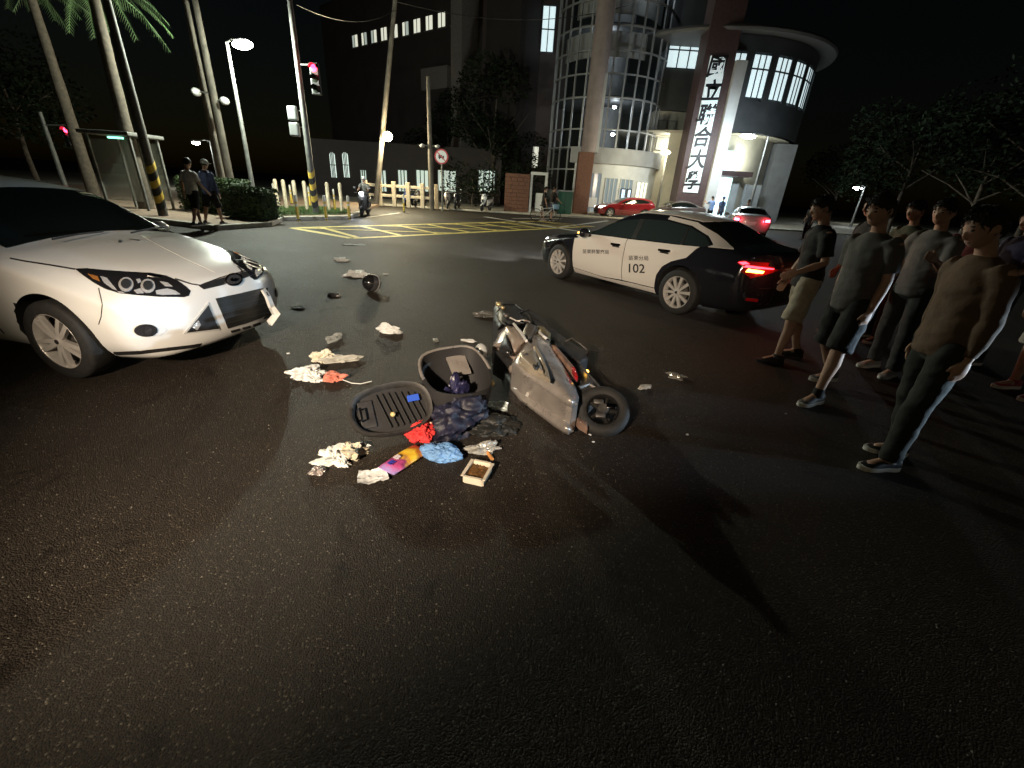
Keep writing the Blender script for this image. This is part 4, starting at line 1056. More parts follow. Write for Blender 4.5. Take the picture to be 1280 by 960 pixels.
# right drum with ring windows, soffit and roof disc
dR = aty(1012, 100, 44.); DC = (14.6, 45.0); DR = max(5.5, dR.x - 14.6 - .3)
wall_arc('drum_wall_upper', DC, DR, 250, 372, 11.0, 11.9, DGREY, .4); wall_arc('drum_wall_band', DC, DR, 250, 372, 6.2, 8.2, DGREY, .4)
wall_arc('drum_ring_back', DC, DR - .3, 250, 372, 8.2, 11.0, DGREY, .2)
for i in range(8):
    d0 = 262 + i * 12.5
    if d0 > 350: break
    root = bpy.data.objects.new('ring_window', None); COL.objects.link(root); root.parent = bld
    for k in range(3):
        a0, a1 = radians(d0 + k * 3.), radians(d0 + k * 3. + 2.75)
        for z0, z1 in ((8.4, 10.0), (10.1, 10.85)):
            b = MB(); P = [(DC[0] - BX + (DR - .02) * cos(a), DC[1] - BY + (DR - .02) * sin(a), z) for a, z in ((a0, z0), (a1, z0), (a1, z1), (a0, z1))]; b.add(P, [(0, 1, 2, 3)]); b.build('pane', WLIT, root)
        b = MB(); b.cyl((DC[0] - BX + DR * cos(a1), DC[1] - BY + DR * sin(a1), 8.3), (DC[0] - BX + DR * cos(a1), DC[1] - BY + DR * sin(a1), 10.95), .045, n=6); b.build('frame_bar', WFRM, root)
    b = MB(); am = [radians(d0 + q * 9. / 4) for q in range(5)]; b.tube([(DC[0] - BX + DR * cos(a), DC[1] - BY + DR * sin(a), 10.05) for a in am], .05, 6); b.build('frame_rail', WFRM, root)
    wall_arc('window_pier', DC, DR + .02, d0 + 9, d0 + 12.4, 8.2, 11., DGREY, .4, 4)
b = MB(); b.lathe([(0, 6.2), (DR, 6.2)], 48, M=Matrix.Translation((DC[0] - BX, DC[1] - BY, 0))); b.build('soffit', CREAMW, bld)
wall_arc('entrance_wall', DC, DR - 1.6, 240, 372, .05, 6.2, CREAMW, .3)
b = MB(); b.lathe([(0, 11.9), (DR + .8, 11.95), (DR + .88, 12.1), (DR + .8, 12.25), (0, 12.3)], 64, M=Matrix.Translation((DC[0] - BX + .3, DC[1] - BY, 0))); b.build('roof_disc', mat('roof_disc', (.10, .10, .10), .6), bld, 40)
p0, p1 = aty(1000, 160, 41), aty(965, 262, 41); bbox_('side_wall', p1.x - 1.2, p1.x + .4, 40.6, 46, 0, 6.1, GREYW)
p0, p1 = aty(902, 188, 37.9), aty(919, 214, 37.9); nb_ = bbox_('notice_board', p0.x, p1.x, 37.85, 37.95, p1.z, p0.z, glow('notice_lit', (.75, .95, 1.), .8))
p0, p1 = aty(892, 221, 38.1), aty(906, 275, 38.1); dr = bbox_('entrance_door', p0.x - .1, p1.x - .2, 38.05, 38.15, .05, p0.z, glow('entrance_lit', (.7, .95, 1.), 1.3)); 
p0, p1 = aty(895, 213, 37.6), aty(935, 222, 37.6); bbox_('entrance_canopy', p0.x, p1.x, 36.9, 38.6, p1.z, p0.z, MAROON)
for xx, w_ in ((908, .5), (925, 1.2)):
    p = aty(xx, 262, 38.3); bbox_('entrance_pier', p.x, p.x + w_, 38.2, 38.6, .05, 2.9, GREYW)
lamp('entrance_light', 'POINT', (aty(900, 230, 37).x - BX, 37.2 - BY, 2.6), 130, (.75, .95, 1.), .2, bld)
lamp('soffit_light', 'POINT', (DC[0] + 2.2 - BX, DC[1] - DR + .9 - BY, 4.6), 220, (.95, 1., .85), .2, bld)
lamp('recess_light', 'POINT', (L0 + 1.6 - BX, 39.6 - BY, 5.6), 200, (1., .98, .82), .2, bld)
# ------------------------------------------------------------------ dark block left of the tower
dk = thing('dark_block', 'dark office block with one tall lit window behind the glass tower', 'building', (0, 46, 0)); BX, BY = 0, 46
q0, q1 = aty(602, 100, 45.5), aty(712, 60, 45.5)
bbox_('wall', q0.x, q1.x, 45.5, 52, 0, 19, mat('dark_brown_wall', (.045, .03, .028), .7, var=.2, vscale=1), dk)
p0, p1 = aty(671, 6, 45.4), aty(691, 66, 45.4); grid_window('window', (p0.x, p0.z), (p1.x, p1.z), 45.45, 3, 2, WLIT, WFRM, dk)
p0, p1 = aty(655, 182, 45.4), aty(672, 210, 45.4); grid_window('window', (p0.x, p0.z), (p1.x, p1.z), 45.45, 3, 2, WLIT2, WFRM, dk)
p0, p1 = aty(630, 182, 45.4), aty(648, 212, 45.4); grid_window('window', (p0.x, p0.z), (p1.x, p1.z), 45.45, 3, 2, WLIT2, WFRM, dk)
# ------------------------------------------------------------------ long block with the row of small lit windows
r0, r1 = at(567, 20, 15.), at(442, 51, 15.)
lb = thing('classroom_block', 'long dark classroom block with a row of small lit windows', 'building', (r0.x, r0.y, 0), atan2(r1.y - r0.y, r1.x - r0.x))
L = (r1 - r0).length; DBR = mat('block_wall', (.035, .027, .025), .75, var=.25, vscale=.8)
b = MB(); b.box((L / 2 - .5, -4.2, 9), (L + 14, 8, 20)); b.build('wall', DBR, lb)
b = MB(); b.box((-2.2, .6, 9.5), (1.3, 2.4, 19)); b.build('stair_tower', mat('block_panel', (.16, .14, .13), .75, var=.2), lb)
b = MB(); b.box((1.6, .3, 10.4), (3.6, 1.4, 1.7)); b.build('balcony', MATS['block_panel'], lb)
NW = 10
for i in range(NW):
    x = L * i / (NW - 1); wn = bpy.data.objects.new('window', None); COL.objects.link(wn); wn.parent = lb; wn.location = (x, -.17, 15.)
    for k in (-1, 1): b = MB(); b.box((k * .24, 0, 0), (.44 * random.uniform(.8, 1), .04, 1.05)); b.build('pane', WLIT2 if random.random() < .75 else glow('window_lit_dim', (.8, .9, .8), .35), wn)
    b = MB(); b.box((0, .02, 0), (.05, .08, 1.1)); b.build('frame_bar', WFRM, wn)
    b = MB(); b.box((0, .02, -.58), (1.15, .14, .08)); b.build('sill', MATS['block_panel'], wn)
# low lit building behind the fence
lo = thing('low_building', 'low building with bright windows behind the rail fence', 'building', (-8, 41, 0)); BX, BY = -8, 41
q0, q1 = aty(395, 240, 41), aty(625, 250, 41)
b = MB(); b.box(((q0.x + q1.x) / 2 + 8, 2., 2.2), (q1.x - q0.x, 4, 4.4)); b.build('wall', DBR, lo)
for xa, xb in ((450, 460), (470, 484), (497, 510), (520, 536), (547, 570), (598, 618)):
    p0, p1 = aty(xa, 212, 40.9), aty(xb, 240, 40.9); grid_window('window', (p0.x, p0.z), (p1.x, p1.z), 40.95, 3, 1, glow('window_lit_pale', (.75, .9, .8), .55), WFRM, lo)
for xa, xb in ((411, 421), (427, 437)):
    p0, p1 = aty(xa, 190, 40.9), aty(xb, 222, 40.9); wr_ = bpy.data.objects.new('arched_window', None); COL.objects.link(wr_); wr_.parent = lo
    x0, x1, z0, z1 = p0.x + 8, p1.x + 8, p1.z, p0.z; hw = (x1 - x0) / 2
    poly = [(x0, z0), (x1, z0)] + [((x0 + x1) / 2 + hw * cos(a), z1 - hw + hw * sin(a)) for a in [pi * i / 10 for i in range(11)]]
    b = MB(); b.add([(x, -.06, z) for x, z in poly], [tuple(range(len(poly)))]); b.build('pane', glow('window_lit_arch', (.8, .95, .85), .9), wr_)
    for k in (.25, .5, .75): b = MB(); b.box((x0 + (x1 - x0) * k, -.09, (z0 + z1) / 2), (.06, .05, z1 - z0)); b.build('frame_bar', WFRM, wr_)
    b = MB(); b.box(((x0 + x1) / 2, -.1, z0 + (z1 - z0) * .5), (x1 - x0, .05, .06)); b.build('frame_rail', WFRM, wr_)
# brown gate wall with the white door frame
gw = thing('gate_wall', 'brown brick gate wall with a white door frame', 'wall', (0, 33, 0)); BX, BY = 0, 33
q0, q1 = aty(630, 262, 33), aty(660, 262, 33)
nrow, rowh = 10, .245
for j in range(nrow):
    n_ = 4; off = .25 if j % 2 else 0
    xs_ = [q0.x] + [q0.x + (q1.x - q0.x) * (k + off) / n_ for k in range(1 if off == 0 else 0, n_)] + [q1.x]
    xs_ = sorted(set(round(x, 3) for x in xs_))
    for a, b_ in zip(xs_[:-1], xs_[1:]):
        m = MB(); m.rbox(((a + b_) / 2, random.uniform(-.006, .006), .05 + rowh * (j + .5)), (b_ - a - .015, .4, rowh - .015), .012, 1); m.build('stone_block', BRICK, gw)
b = MB(); b.box(((q0.x + q1.x) / 2, .02, 1.25), (q1.x - q0.x - .04, .34, 2.4)); b.build('mortar', mat('mortar_dark', (.08, .06, .05), .9), gw)
f0, f1 = q1.x + .12, aty(680, 262, 33).x
for x in (f0, f1): b = MB(); b.box((x, 0, 1.25), (.16, .22, 2.5)); b.build('door_jamb', OFFW, gw)
b = MB(); b.box(((f0 + f1) / 2, 0, 2.58), (f1 - f0 + .16, .22, .18)); b.build('door_lintel', OFFW, gw)
b = MB(); b.box(((f0 + f1) / 2 + .1, .06, .75), (.5, .06, 1.2)); b.build('gate_leaf', OFFW, gw)
gb = thing('green_cabinet', 'dark green cabinet at the foot of the glass tower', 'cabinet', (aty(705, 262, 34).x, 34, .05))
b = MB(); b.rbox((0, 0, .75), (1.0, .5, 1.5), .03, 2); b.build('cabinet_body', mat('cabinet_green', (.02, .09, .06), .5), gb)
b = MB(); b.box((0, -.255, .75), (.02, .012, 1.4)); b.build('door_gap', SEAM, gb)
b = MB(); b.rbox((0, 0, 1.53), (1.1, .6, .06), .02, 1); b.build('cabinet_top', GREYW, gb)
from mathutils import noise as mnoise
# ------------------------------------------------------------------ people
SKIN = mat('skin', (.50, .30, .21), .55, var=.1, vscale=12)
HAIR = mat('hair_black', (.012, .01, .009), .6, bump=.4, bscale=90)
def cloth(name, col): return mat('cloth_' + name, col, .85, var=.18, vscale=14, bump=.35, bscale=35)
def skin_mesh(nodes, edges, mats, levels=2, root=0, smooth=True):
    me = bpy.data.meshes.new('s'); me.from_pydata([n[0] for n in nodes], edges, [])
    o = bpy.data.objects.new('s', me); COL.objects.link(o)
    md = o.modifiers.new('skin', 'SKIN'); md.use_smooth_shade = True; md.branch_smoothing = .6
    sv = me.skin_vertices[0].data
    for i, n in enumerate(nodes):
        r = n[1]; sv[i].radius = r if isinstance(r, tuple) else (r, r); sv[i].use_root = (i == root)
    sb = o.modifiers.new('sub', 'SUBSURF'); sb.levels = levels; sb.render_levels = levels
    out = evalmesh(o); bpy.data.objects.remove(o); bpy.data.meshes.remove(me)
    out.materials.clear(); out.materials.append(mats)
    for p in out.polygons: p.use_smooth = True
    return out
def etube(mb, pts, rad, side=None, n=16, round_ends=True):
    """tube with elliptical sections; rad: r or (across 'side', other)"""
    pts = [V(p) for p in pts]; R = [r if isinstance(r, tuple) else (r, r) for r in rad]
    if round_ends:
        t0 = (pts[0] - pts[1]).normalized(); t1 = (pts[-1] - pts[-2]).normalized(); m0, m1 = min(R[0]), min(R[-1])
        pts = [pts[0] + t0 * m0 * .55, pts[0] + t0 * m0 * .4] + pts + [pts[-1] + t1 * m1 * .4, pts[-1] + t1 * m1 * .55]
        R = [(R[0][0] * .35, R[0][1] * .35), (R[0][0] * .75, R[0][1] * .75)] + R + [(R[-1][0] * .75, R[-1][1] * .75), (R[-1][0] * .35, R[-1][1] * .35)]
    vs, fs = [], []; k = len(pts)
    for i, p in enumerate(pts):
        t = (pts[min(i + 1, k - 1)] - pts[max(i - 1, 0)]).normalized(); u = V(side) if side else V((0, 1, 0)); u = (u - t * u.dot(t)); u = u.normalized() if u.length > 1e-3 else t.orthogonal().normalized(); w_ = t.cross(u)
        for j in range(n): a = 2 * pi * j / n; vs.append(p + u * cos(a) * R[i][0] + w_ * sin(a) * R[i][1])
    fs = [(i * n + j, i * n + (j + 1) % n, (i + 1) * n + (j + 1) % n, (i + 1) * n + j) for i in range(k - 1) for j in range(n)] + [tuple(range(n - 1, -1, -1)), tuple((k - 1) * n + j for j in range(n))]
    mb.add(vs, fs)
def fuse(mb, m, voxel, it=4, fold=None, seed=0):
    """weld overlapping closed shapes into one continuous smooth surface"""
    o = mb.build('f', m, None, 0)
    r = o.modifiers.new('r', 'REMESH'); r.mode = 'VOXEL'; r.voxel_size = voxel; r.use_smooth_shade = True
    q = o.modifiers.new('q', 'SMOOTH'); q.factor = .5; q.iterations = it
    me = evalmesh(o); old = o.data; bpy.data.objects.remove(o); bpy.data.meshes.remove(old)
    me.materials.clear(); me.materials.append(m)
    if fold:
        a, sx, sz = fold; off = V((seed * 3.3, seed * 1.7, seed * 5.1))
        src = [(v.co.copy(), v.normal.copy()) for v in me.vertices]; out = []
        for c, nrm in src:
            d = mnoise.noise(V((c.x * sx, c.y * sx, c.z * sz)) + off) * a + mnoise.noise(V((c.x * sx * 2.3 + c.z * 9, c.y * sx * 2.3, c.z * sz * 1.6)) + off) * a * .6
            c = c + nrm * d; out += [c.x, c.y, c.z]
        me.vertices.foreach_set('co', out); me.update()
    for p in me.polygons: p.use_smooth = True
    return me
def shoe_mesh(L, sole_m, upper_m):
    """x forward, heel at -.3L, ground z=0"""
    outl = [(-.30, .0), (-.28, .030), (-.15, .036), (.05, .033), (.30, .046), (.50, .046), (.62, .034), (.69, .012), (.70, 0)]
    full = [(x * L, y) for x, y in outl] + [(x * L, -y * .9) for x, y in outl[-2:0:-1]]
    hts = lambda x: pchip([-.30, -.12, .08, .3, .5, .66, .7], [.095, .10, .088, .066, .05, .036, .025], x / L)
    s = MB(); s.prism([(x * 1.05, y * 1.10) for x, y in full], 0, .032)
    u = MB(); n = len(full); vs = []
    for k, f in ((0, 1.0), (.45, 1.02), (.8, .85), (1.0, .45)):
        for x, y in full: vs.append((x * (1 - .03 * k) , y * f, .022 + (hts(x) - .022) * k))
    fs = [(k * n + i, k * n + (i + 1) % n, (k + 1) * n + (i + 1) % n, (k + 1) * n + i) for k in range(3) for i in range(n)] + [tuple(3 * n + i for i in range(n))]
    u.add(vs, fs)
    return s.mesh('sole', sole_m, 40), u.mesh('upper', upper_m, 50)
def person(label, loc, face, o, group=None):
    """o: legs ((hip,knee,spread),(…)) left then right in degrees, arms ((fwd,out,elbow),(…)), lean, outfit"""
    H = o.get('h', 1.70); k = H / 1.70; lv = o.get('lv', 2); vx = .0085 if lv > 1 else .016; sd_ = sum(map(ord, label)) % 97
    t = thing('person', label, 'person', (loc[0], loc[1], o.get('z', 0)), radians(face), group); t.scale = (k, k, k)
    lean = radians(o.get('lean', 2)); legs = o.get('legs', ((4, 6, 4), (-4, 4, 4))); arms = o.get('arms', ((-2, 6, 14), (2, 6, 16)))
    J = {}; hipz = 0; L1, L2 = .43, .42
    for s, (h, kn, spd) in zip((1, -1), legs):
        h, kn, spd = radians(h), radians(kn), radians(spd)
        d1 = V((sin(h) * cos(spd), s * sin(spd), -cos(h) * cos(spd))); a2 = h - kn; d2 = V((sin(a2) * cos(spd), s * sin(spd) * .4, -cos(a2)))
        J[s] = (d1, d2); hipz = max(hipz, -(d1 * L1 + d2 * L2).z)
    hz = o.get('hipz', hipz + .085)
    up = V((sin(lean), 0, cos(lean))); pel = V((0, 0, hz + .02)); hd = radians(o.get('head', 8)); hdir = V((sin(lean + hd), 0, cos(lean + hd))); fw_ = V((hdir.z, 0, -hdir.x))
    nb = pel + up * .535; hc = nb + hdir * .175 + fw_ * .018
    B = MB()
    etube(B, [pel - up * .06, pel + up * .04, pel + up * .17, pel + up * .36, pel + up * .45, pel + up * .51], [(.145, .10), (.15, .105), (.128, .09), (.15, .10), (.14, .09), (.075, .06)])
    etube(B, [pel + up * .45, nb, nb + hdir * .08], [.062, .05, .05]); 
    Rh = Matrix.Translation(hc) @ Matrix.Rotation(lean + hd, 4, 'Y')
    B.sphere((0, 0, 0), (.098, .079, .112), 20, 14, M=Rh); B.sphere((.028, 0, -.058), (.062, .056, .060), 16, 10, M=Rh)
    B.sphere((.098, 0, -.026), (.017, .013, .026), 10, 8, M=Rh)
    for s in (1, -1): B.sphere((-.002, s * .080, -.012), (.021, .013, .032), 10, 8, M=Rh)
    feet = []; S = MB(); P = MB(); low = o.get('low', 'shorts')
    etube(S, [pel - up * o.get('hem', .10), pel, pel + up * .17, pel + up * .34, pel + up * .43, pel + up * .495, pel + up * .53], [(.178, .138), (.176, .136), (.166, .126), (.182, .126), (.172, .112), (.12, .085), (.066, .064)], round_ends=False, n=24)
    etube(P, [pel + up * .08, pel, pel - up * .09], [(.155, .115), (.162, .125), (.155, .12)], n=20)
    for s in (1, -1):
        d1, d2 = J[s]; hip = pel + V((0, s * .088, -.03)); kn = hip + d1 * L1; an = pel + V((0, s * .088, -.02)) + d1 * L1 + d2 * L2
        etube(B, [hip, hip + d1 * .2, kn, kn + d2 * .12 + V((-.014, 0, 0)), kn + d2 * .26, an], [.088, .078, .056, .058, .042, .034]); etube(B, [an, an + V((.05, 0, -.035)), an + V((.13, s * .015, -.05))], [.034, .034, (.036, .022)])
        feet.append((an, kn))
        if low == 'shorts': etube(P, [hip + V((0, 0, .03)), hip + d1 * .14, hip + d1 * .28, hip + d1 * .43], [.108, .104, .102, .106], round_ends=False)
        else: etube(P, [hip + V((0, 0, .03)), hip + d1 * .2, kn, kn + d2 * .2, an + V((0, 0, .05)), an + V((.004, 0, -.005))], [.106, .094, .078, .072, .066, .068], round_ends=False)
    hands = []
    for s, (fw, ou, el) in zip((1, -1), arms):
        fw, ou, el = radians(fw), radians(ou), radians(el)
        sh = pel + up * .455 + V((0, s * .168, 0)); d1 = V((sin(fw) * cos(ou), s * sin(ou), -cos(fw) * cos(ou))); d2 = V((sin(fw + el), s * sin(ou) * .3, -cos(fw + el))).normalized()
        eb = sh + d1 * .28; wr = eb + d2 * .25
        etube(B, [sh, sh + d1 * .13, eb, eb + d2 * .09, wr], [.052, .046, .038, .039, .026])
        sid = d2.cross(V((0, 1, 0))).normalized(); pal = wr + d2 * .05
        etube(B, [wr, wr + d2 * .04, wr + d2 * .09], [(.026, .02), (.040, .019), (.041, .016)], side=sid)
        if lv > 1:
            for f in range(4):
                b0 = wr + d2 * .085 + sid * (.033 - .0215 * f); L_ = (.062, .070, .064, .05)[f]; inn = V((0, -s, 0))
                etube(B, [b0, b0 + d2 * L_ * .55 + inn * .006, b0 + d2 * L_ + inn * .022], [.0098, .0092, .008], n=8)
            etube(B, [wr + d2 * .03 + sid * .032, wr + d2 * .06 + sid * .056 + V((0, -s * .008, 0)), wr + d2 * .092 + sid * .062 + V((0, -s * .018, 0))], [.013, .011, .009], n=8)
        else: etube(B, [wr + d2 * .09, wr + d2 * .16], [(.036, .014), (.028, .01)], side=sid)
        if o.get('sleeve') == 'long': etube(S, [sh - V((0, s * .05, -.01)), sh + d1 * .05, sh + d1 * .15, eb, eb + d2 * .12, wr - d2 * .01], [.075, .074, .064, .058, .05, .045], round_ends=False)
        else: etube(S, [sh - V((0, s * .05, -.01)), sh + d1 * .05, sh + d1 * .13, sh + d1 * .22], [.075, .076, .07, .072], round_ends=False)
        hands.append((wr, d2))
    for nm, mb, m_, fo, it in (('body', B, o.get('skin', SKIN), None, 3), ('shirt', S, o['shirt'], (.011, 6., 10.), 5), (low, P, o['pants'], (.009, 7., 12.), 4)):
        ob = bpy.data.objects.new(nm, fuse(mb, m_, vx if nm == 'body' else max(vx, .011), it, fo, sd_)); COL.objects.link(ob); ob.parent = t
    # hair shell hugging the skull, ragged lower edge
    b = MB(); vs, fs = [], []; nn = 44; rnd = random.Random(sd_); jit = [rnd.uniform(-4, 5) for _ in range(nn)]; tall = rnd.uniform(1.06, 1.16)
    for qi in range(13):
        q_ = qi / 12
        for j in range(nn):
            a = 2 * pi * j / nn; mx_ = 58 + 66 * ((1 - cos(a)) / 2) ** .75 + jit[j]; th = radians(mx_ * q_); rr_ = (1.0 if qi == 12 else 1.10) + rnd.uniform(-.025, .03) + (tall - 1.08) * (1 - q_)
            vs.append((sin(th) * .098 * rr_ * cos(a), sin(th) * .079 * rr_ * sin(a), cos(th) * .112 * rr_))
    fs = [(i * nn + j, i * nn + (j + 1) % nn, (i + 1) * nn + (j + 1) % nn, (i + 1) * nn + j) for i in range(12) for j in range(nn)]
    b.add(vs, fs, 0, Rh)
    for _ in range(420 if lv > 1 else 60):
        a = rnd.uniform(0, 2 * pi); mx_ = 58 + 66 * ((1 - cos(a)) / 2) ** .75; th = radians(mx_ * rnd.uniform(.15, 1.02)); ln = rnd.uniform(.18, .40); da = rnd.uniform(-.12, .12)
        def hp_(th_, a_, r_): return (sin(th_) * .098 * r_ * cos(a_), sin(th_) * .079 * r_ * sin(a_), cos(th_) * .112 * r_)
        w2 = .05; b.add([hp_(th, a - w2, 1.10), hp_(th, a + w2, 1.10), hp_(th + ln * .5, a + w2 * .6 + da, 1.17), hp_(th + ln, a + da * 2, 1.09)], [(0, 1, 2), (0, 2, 3)], 0, Rh)
    b.build('hair', o.get('hair', HAIR), t, 60)
    if o.get('cap'): b = MB(); b.sphere((-.0, 0, .03), (.116, .10, .098), 18, 8, M=Rh); b.build('cap', o['cap'], t, 50); b = MB(); b.rbox((.12, 0, .045), (.12, .13, .012), .004, 1, M=Rh); b.build('cap_peak', o['cap'], t)
    if lv > 1:
        for s in (1, -1):
            b = MB(); b.sphere((.0845, s * .031, .004), (.010, .013, .0065), 10, 6, M=Rh); b.build('eye', mat('eye', (.035, .028, .025), .25), t, 0)
            b = MB(); b.sphere((.086, s * .033, .026), (.008, .018, .0045), 10, 6, M=Rh); b.build('eyebrow', HAIR, t, 0)
        b = MB(); b.sphere((.082, 0, -.068), (.011, .021, .006), 10, 6, M=Rh); b.build('mouth', mat('lips', (.30, .14, .12), .5), t, 0)
    sole, upper = shoe_mesh(.28, o.get('sole', mat('sole_white', (.74, .72, .67), .6)), o.get('shoe', mat('shoe_black', (.016, .016, .018), .55, var=.3, vscale=40)))
    lace = MB()
    for q in range(4): lace.rbox((.055 + q * .022, 0, .083 - q * .0075), (.008, .05, .007), .002, 1)
    lacem = [MB() for _ in range(1)]
    for s, (an, kn) in zip((1, -1), feet):
        z0 = an.z - .085; sr = bpy.data.objects.new('shoe', None); COL.objects.link(sr); sr.parent = t
        sr.location = (an.x, an.y, max(0, z0)); sr.rotation_euler = (0, 0, s * .12)
        for nm, me in (('sole', sole), ('upper', upper)): q = bpy.data.objects.new(nm, me); COL.objects.link(q); q.parent = sr
        b = MB(); d = (kn - an).normalized(); b.tube([an - d * .02, an + d * .02, an + d * o.get('sockh', .02)], [.046, .044, .043], 12); b.build('sock', o.get('sock', o.get('shoe', BLKPL)), t, 40)
    return t
BEIGE = cloth('beige', (.46, .40, .30)); BLACKC = cloth('black', (.014, .013, .014)); DKGREEN = cloth('dark_green', (.016, .018, .014)); BROWN = cloth('brown', (.13, .08, .048))
GREYC = cloth('grey', (.12, .112, .105)); WHITEC = cloth('white', (.80, .80, .77)); NAVYC = cloth('navy', (.06, .08, .17)); BLUEC = cloth('police_blue', (.22, .34, .62)); MARC = cloth('maroon', (.20, .05, .05)); TANC = cloth('tan', (.42, .32, .2))
g = at(975, 449)
person('bystander in a black top and beige shorts standing behind the police car', (g.x, g.y), 168, dict(h=1.70, shirt=BLACKC, pants=BEIGE, legs=((10, 6, 7), (-8, 10, 5)), arms=((-6, 14, 70), (4, 6, 16)), sole=BLKPL, shoe=BLKPL, head=14))
g = (at(1045, 506) + at(998, 479)) / 2
person('bystander in black shorts and grey shirt with bare legs walking past the police car', (g.x, g.y), 196, dict(h=1.74, shirt=GREYC, pants=BLACKC, legs=((20, 10, 8), (-10, 24, 8)), arms=((-5, 6, 18), (-14, 6, 15)), shoe=mat('shoe_grey', (.13, .13, .13), .6, var=.4, vscale=50), sock=BLACKC, sockh=.06, head=14))
g = at(1107, 467)
person('bystander in a pale grey shirt and long grey trousers between the crowd', (g.x - .05, g.y + .05), 200, dict(h=1.72, shirt=cloth('pale_grey', (.19, .175, .165)), pants=cloth('charcoal', (.06, .058, .055)), low='trousers', shoe=mat('shoe_pale', (.38, .37, .35), .6), arms=((12, 8, 100), (0, 8, 20)), head=10))
g = at(1165, 462)
person('bystander in a maroon shirt and khaki trousers at the back of the crowd', (g.x + .0, g.y + .25), 185, dict(h=1.70, shirt=MARC, pants=cloth('khaki', (.20, .17, .13)), low='trousers', arms=((5, 8, 20), (10, 8, 30)), head=12))
g = at(1085, 432)
person('bystander in a dark olive shirt half hidden behind the person in black shorts', (g.x + .2, g.y + .3), 190, dict(h=1.72, shirt=cloth('olive', (.09, .085, .05)), pants=BLACKC, low='trousers', head=10))
g = (at(1098, 579) + at(1150, 590)) / 2
person('bystander in a brown long-sleeved top and dark trousers with white-soled sneakers', (g.x - .03, g.y + .08), 176, dict(h=1.66, shirt=BROWN, pants=DKGREEN, low='trousers', sleeve='long', legs=((10, 8, 3), (-6, 5, 3)), arms=((-8, 4, 12), (-10, 5, 15)), lean=3, sock=cloth('sock_grey', (.28, .27, .26)), sockh=.09, head=18))
g = at(1272, 492)
person('bystander in pale shorts and red shoes at the end of the crowd', (g.x, g.y), 190, dict(h=1.72, shirt=TANC, pants=cloth('pale_khaki', (.48, .45, .38)), shoe=mat('shoe_red', (.35, .05, .05), .6), arms=((5, 8, 20), (0, 8, 15))))
g = at(1225, 455)
person('bystander in a dark navy shirt between the brown top and the maroon shirt', (g.x - .1, g.y + .1), 178, dict(h=1.70, shirt=cloth('ink_navy', (.025, .02, .06)), pants=BLACKC, low='trousers', arms=((6, 6, 70), (0, 6, 15)), head=12))
g = at(1040, 425)
person('bystander in a charcoal tee behind the person in the black top', (g.x + .1, g.y + .2), 172, dict(h=1.73, shirt=cloth('charcoal_tee', (.05, .045, .045)), pants=cloth('denim_dark', (.03, .035, .05)), low='trousers', head=8))
# people farther off
FAR = dict(lv=1)
g = at(250, 283, .12); person('pedestrian in a white shirt walking beside the hedge', (g.x, g.y), 80, dict(FAR, h=1.68, z=.12, shirt=WHITEC, pants=BLACKC, legs=((18, 14, 2), (-16, 8, 2)), arms=((-15, 8, 15), (18, 8, 25)), cap=None))
g = at(270, 281, .12); person('pedestrian in a dark blue jacket and pale cap beside the hedge', (g.x, g.y), 84, dict(FAR, h=1.68, z=.12, shirt=NAVYC, pants=BLACKC, sleeve='long', legs=((-14, 6, 2), (17, 14, 2)), cap=cloth('cap_pale', (.5, .5, .46))))
g = at(678, 276); person('student in dark clothes standing next to the bicycle', (g.x, g.y), 10, dict(FAR, h=1.70, shirt=BLACKC, pants=BLACKC, legs=((8, 6, 3), (-8, 4, 3)), shoe=mat('shoe_pale', (.38, .37, .35), .6)))
g = at(689, 276); person('student in a black tee and dark shorts holding the bicycle', (g.x, g.y), 20, dict(FAR, h=1.74, shirt=BLACKC, pants=NAVYC, arms=((35, 8, 30), (25, 8, 30))))
g = aty(886, 272, 33.5); person('police officer in a light blue shirt next to the sign tower', (g.x, 33.5), 100, dict(FAR, h=1.74, z=.05, shirt=BLUEC, pants=BLACKC, low='trousers', arms=((60, 8, 60), (10, 8, 15))))
g = aty(898, 274, 32.6); person('police officer in a blue shirt and dark trousers before the lit entrance', (g.x, 32.6), 280, dict(FAR, h=1.76, z=.05, shirt=cloth('officer_blue', (.16, .25, .50)), pants=NAVYC, low='trousers', cap=NAVYC))
g = aty(1010, 282, 24.); person('onlooker in dark clothes beyond the silver sedan', (g.x, 24.), 200, dict(FAR, h=1.72, shirt=BLACKC, pants=BLACKC, low='trousers'))
g = aty(930, 276, 27.); person('onlooker in a maroon shirt left of the silver sedan', (g.x, 27.), 250, dict(FAR, h=1.70, shirt=MARC, pants=BLACKC, low='trousers'))
from mathutils import noise as mnoise
# ------------------------------------------------------------------ scooters
SILV = mat('scooter_silver', (.31, .285, .265), .30, metal=.45, var=.15, vscale=9, coat=.4)
ENG = mat('engine_grey', (.10, .095, .09), .5, metal=.6, var=.4, vscale=14); SEATM = mat('seat_vinyl', (.016, .016, .017), .5, var=.3, vscale=25)
def smooth_loft(rings, name, m, parent, cap=True, smooth=50):
    b = MB(); n = len(rings[0]); vs = [p for r in rings for p in r]
    fs = [(i * n + j, i * n + (j + 1) % n, (i + 1) * n + (j + 1) % n, (i + 1) * n + j) for i in range(len(rings) - 1) for j in range(n)]
    if cap: fs += [tuple(range(n))[::-1], tuple((len(rings) - 1) * n + j for j in range(n))]
    b.add(vs, fs); return b.build(name, m, parent, smooth)
def ring_yz(x, y, z, hy, hz, n=16, p=2.6):
    return [(x, y + hy * (abs(cos(a)) ** (2 / p)) * (1 if cos(a) >= 0 else -1), z + hz * (abs(sin(a)) ** (2 / p)) * (1 if sin(a) >= 0 else -1)) for a in [2 * pi * i / n for i in range(n)]]
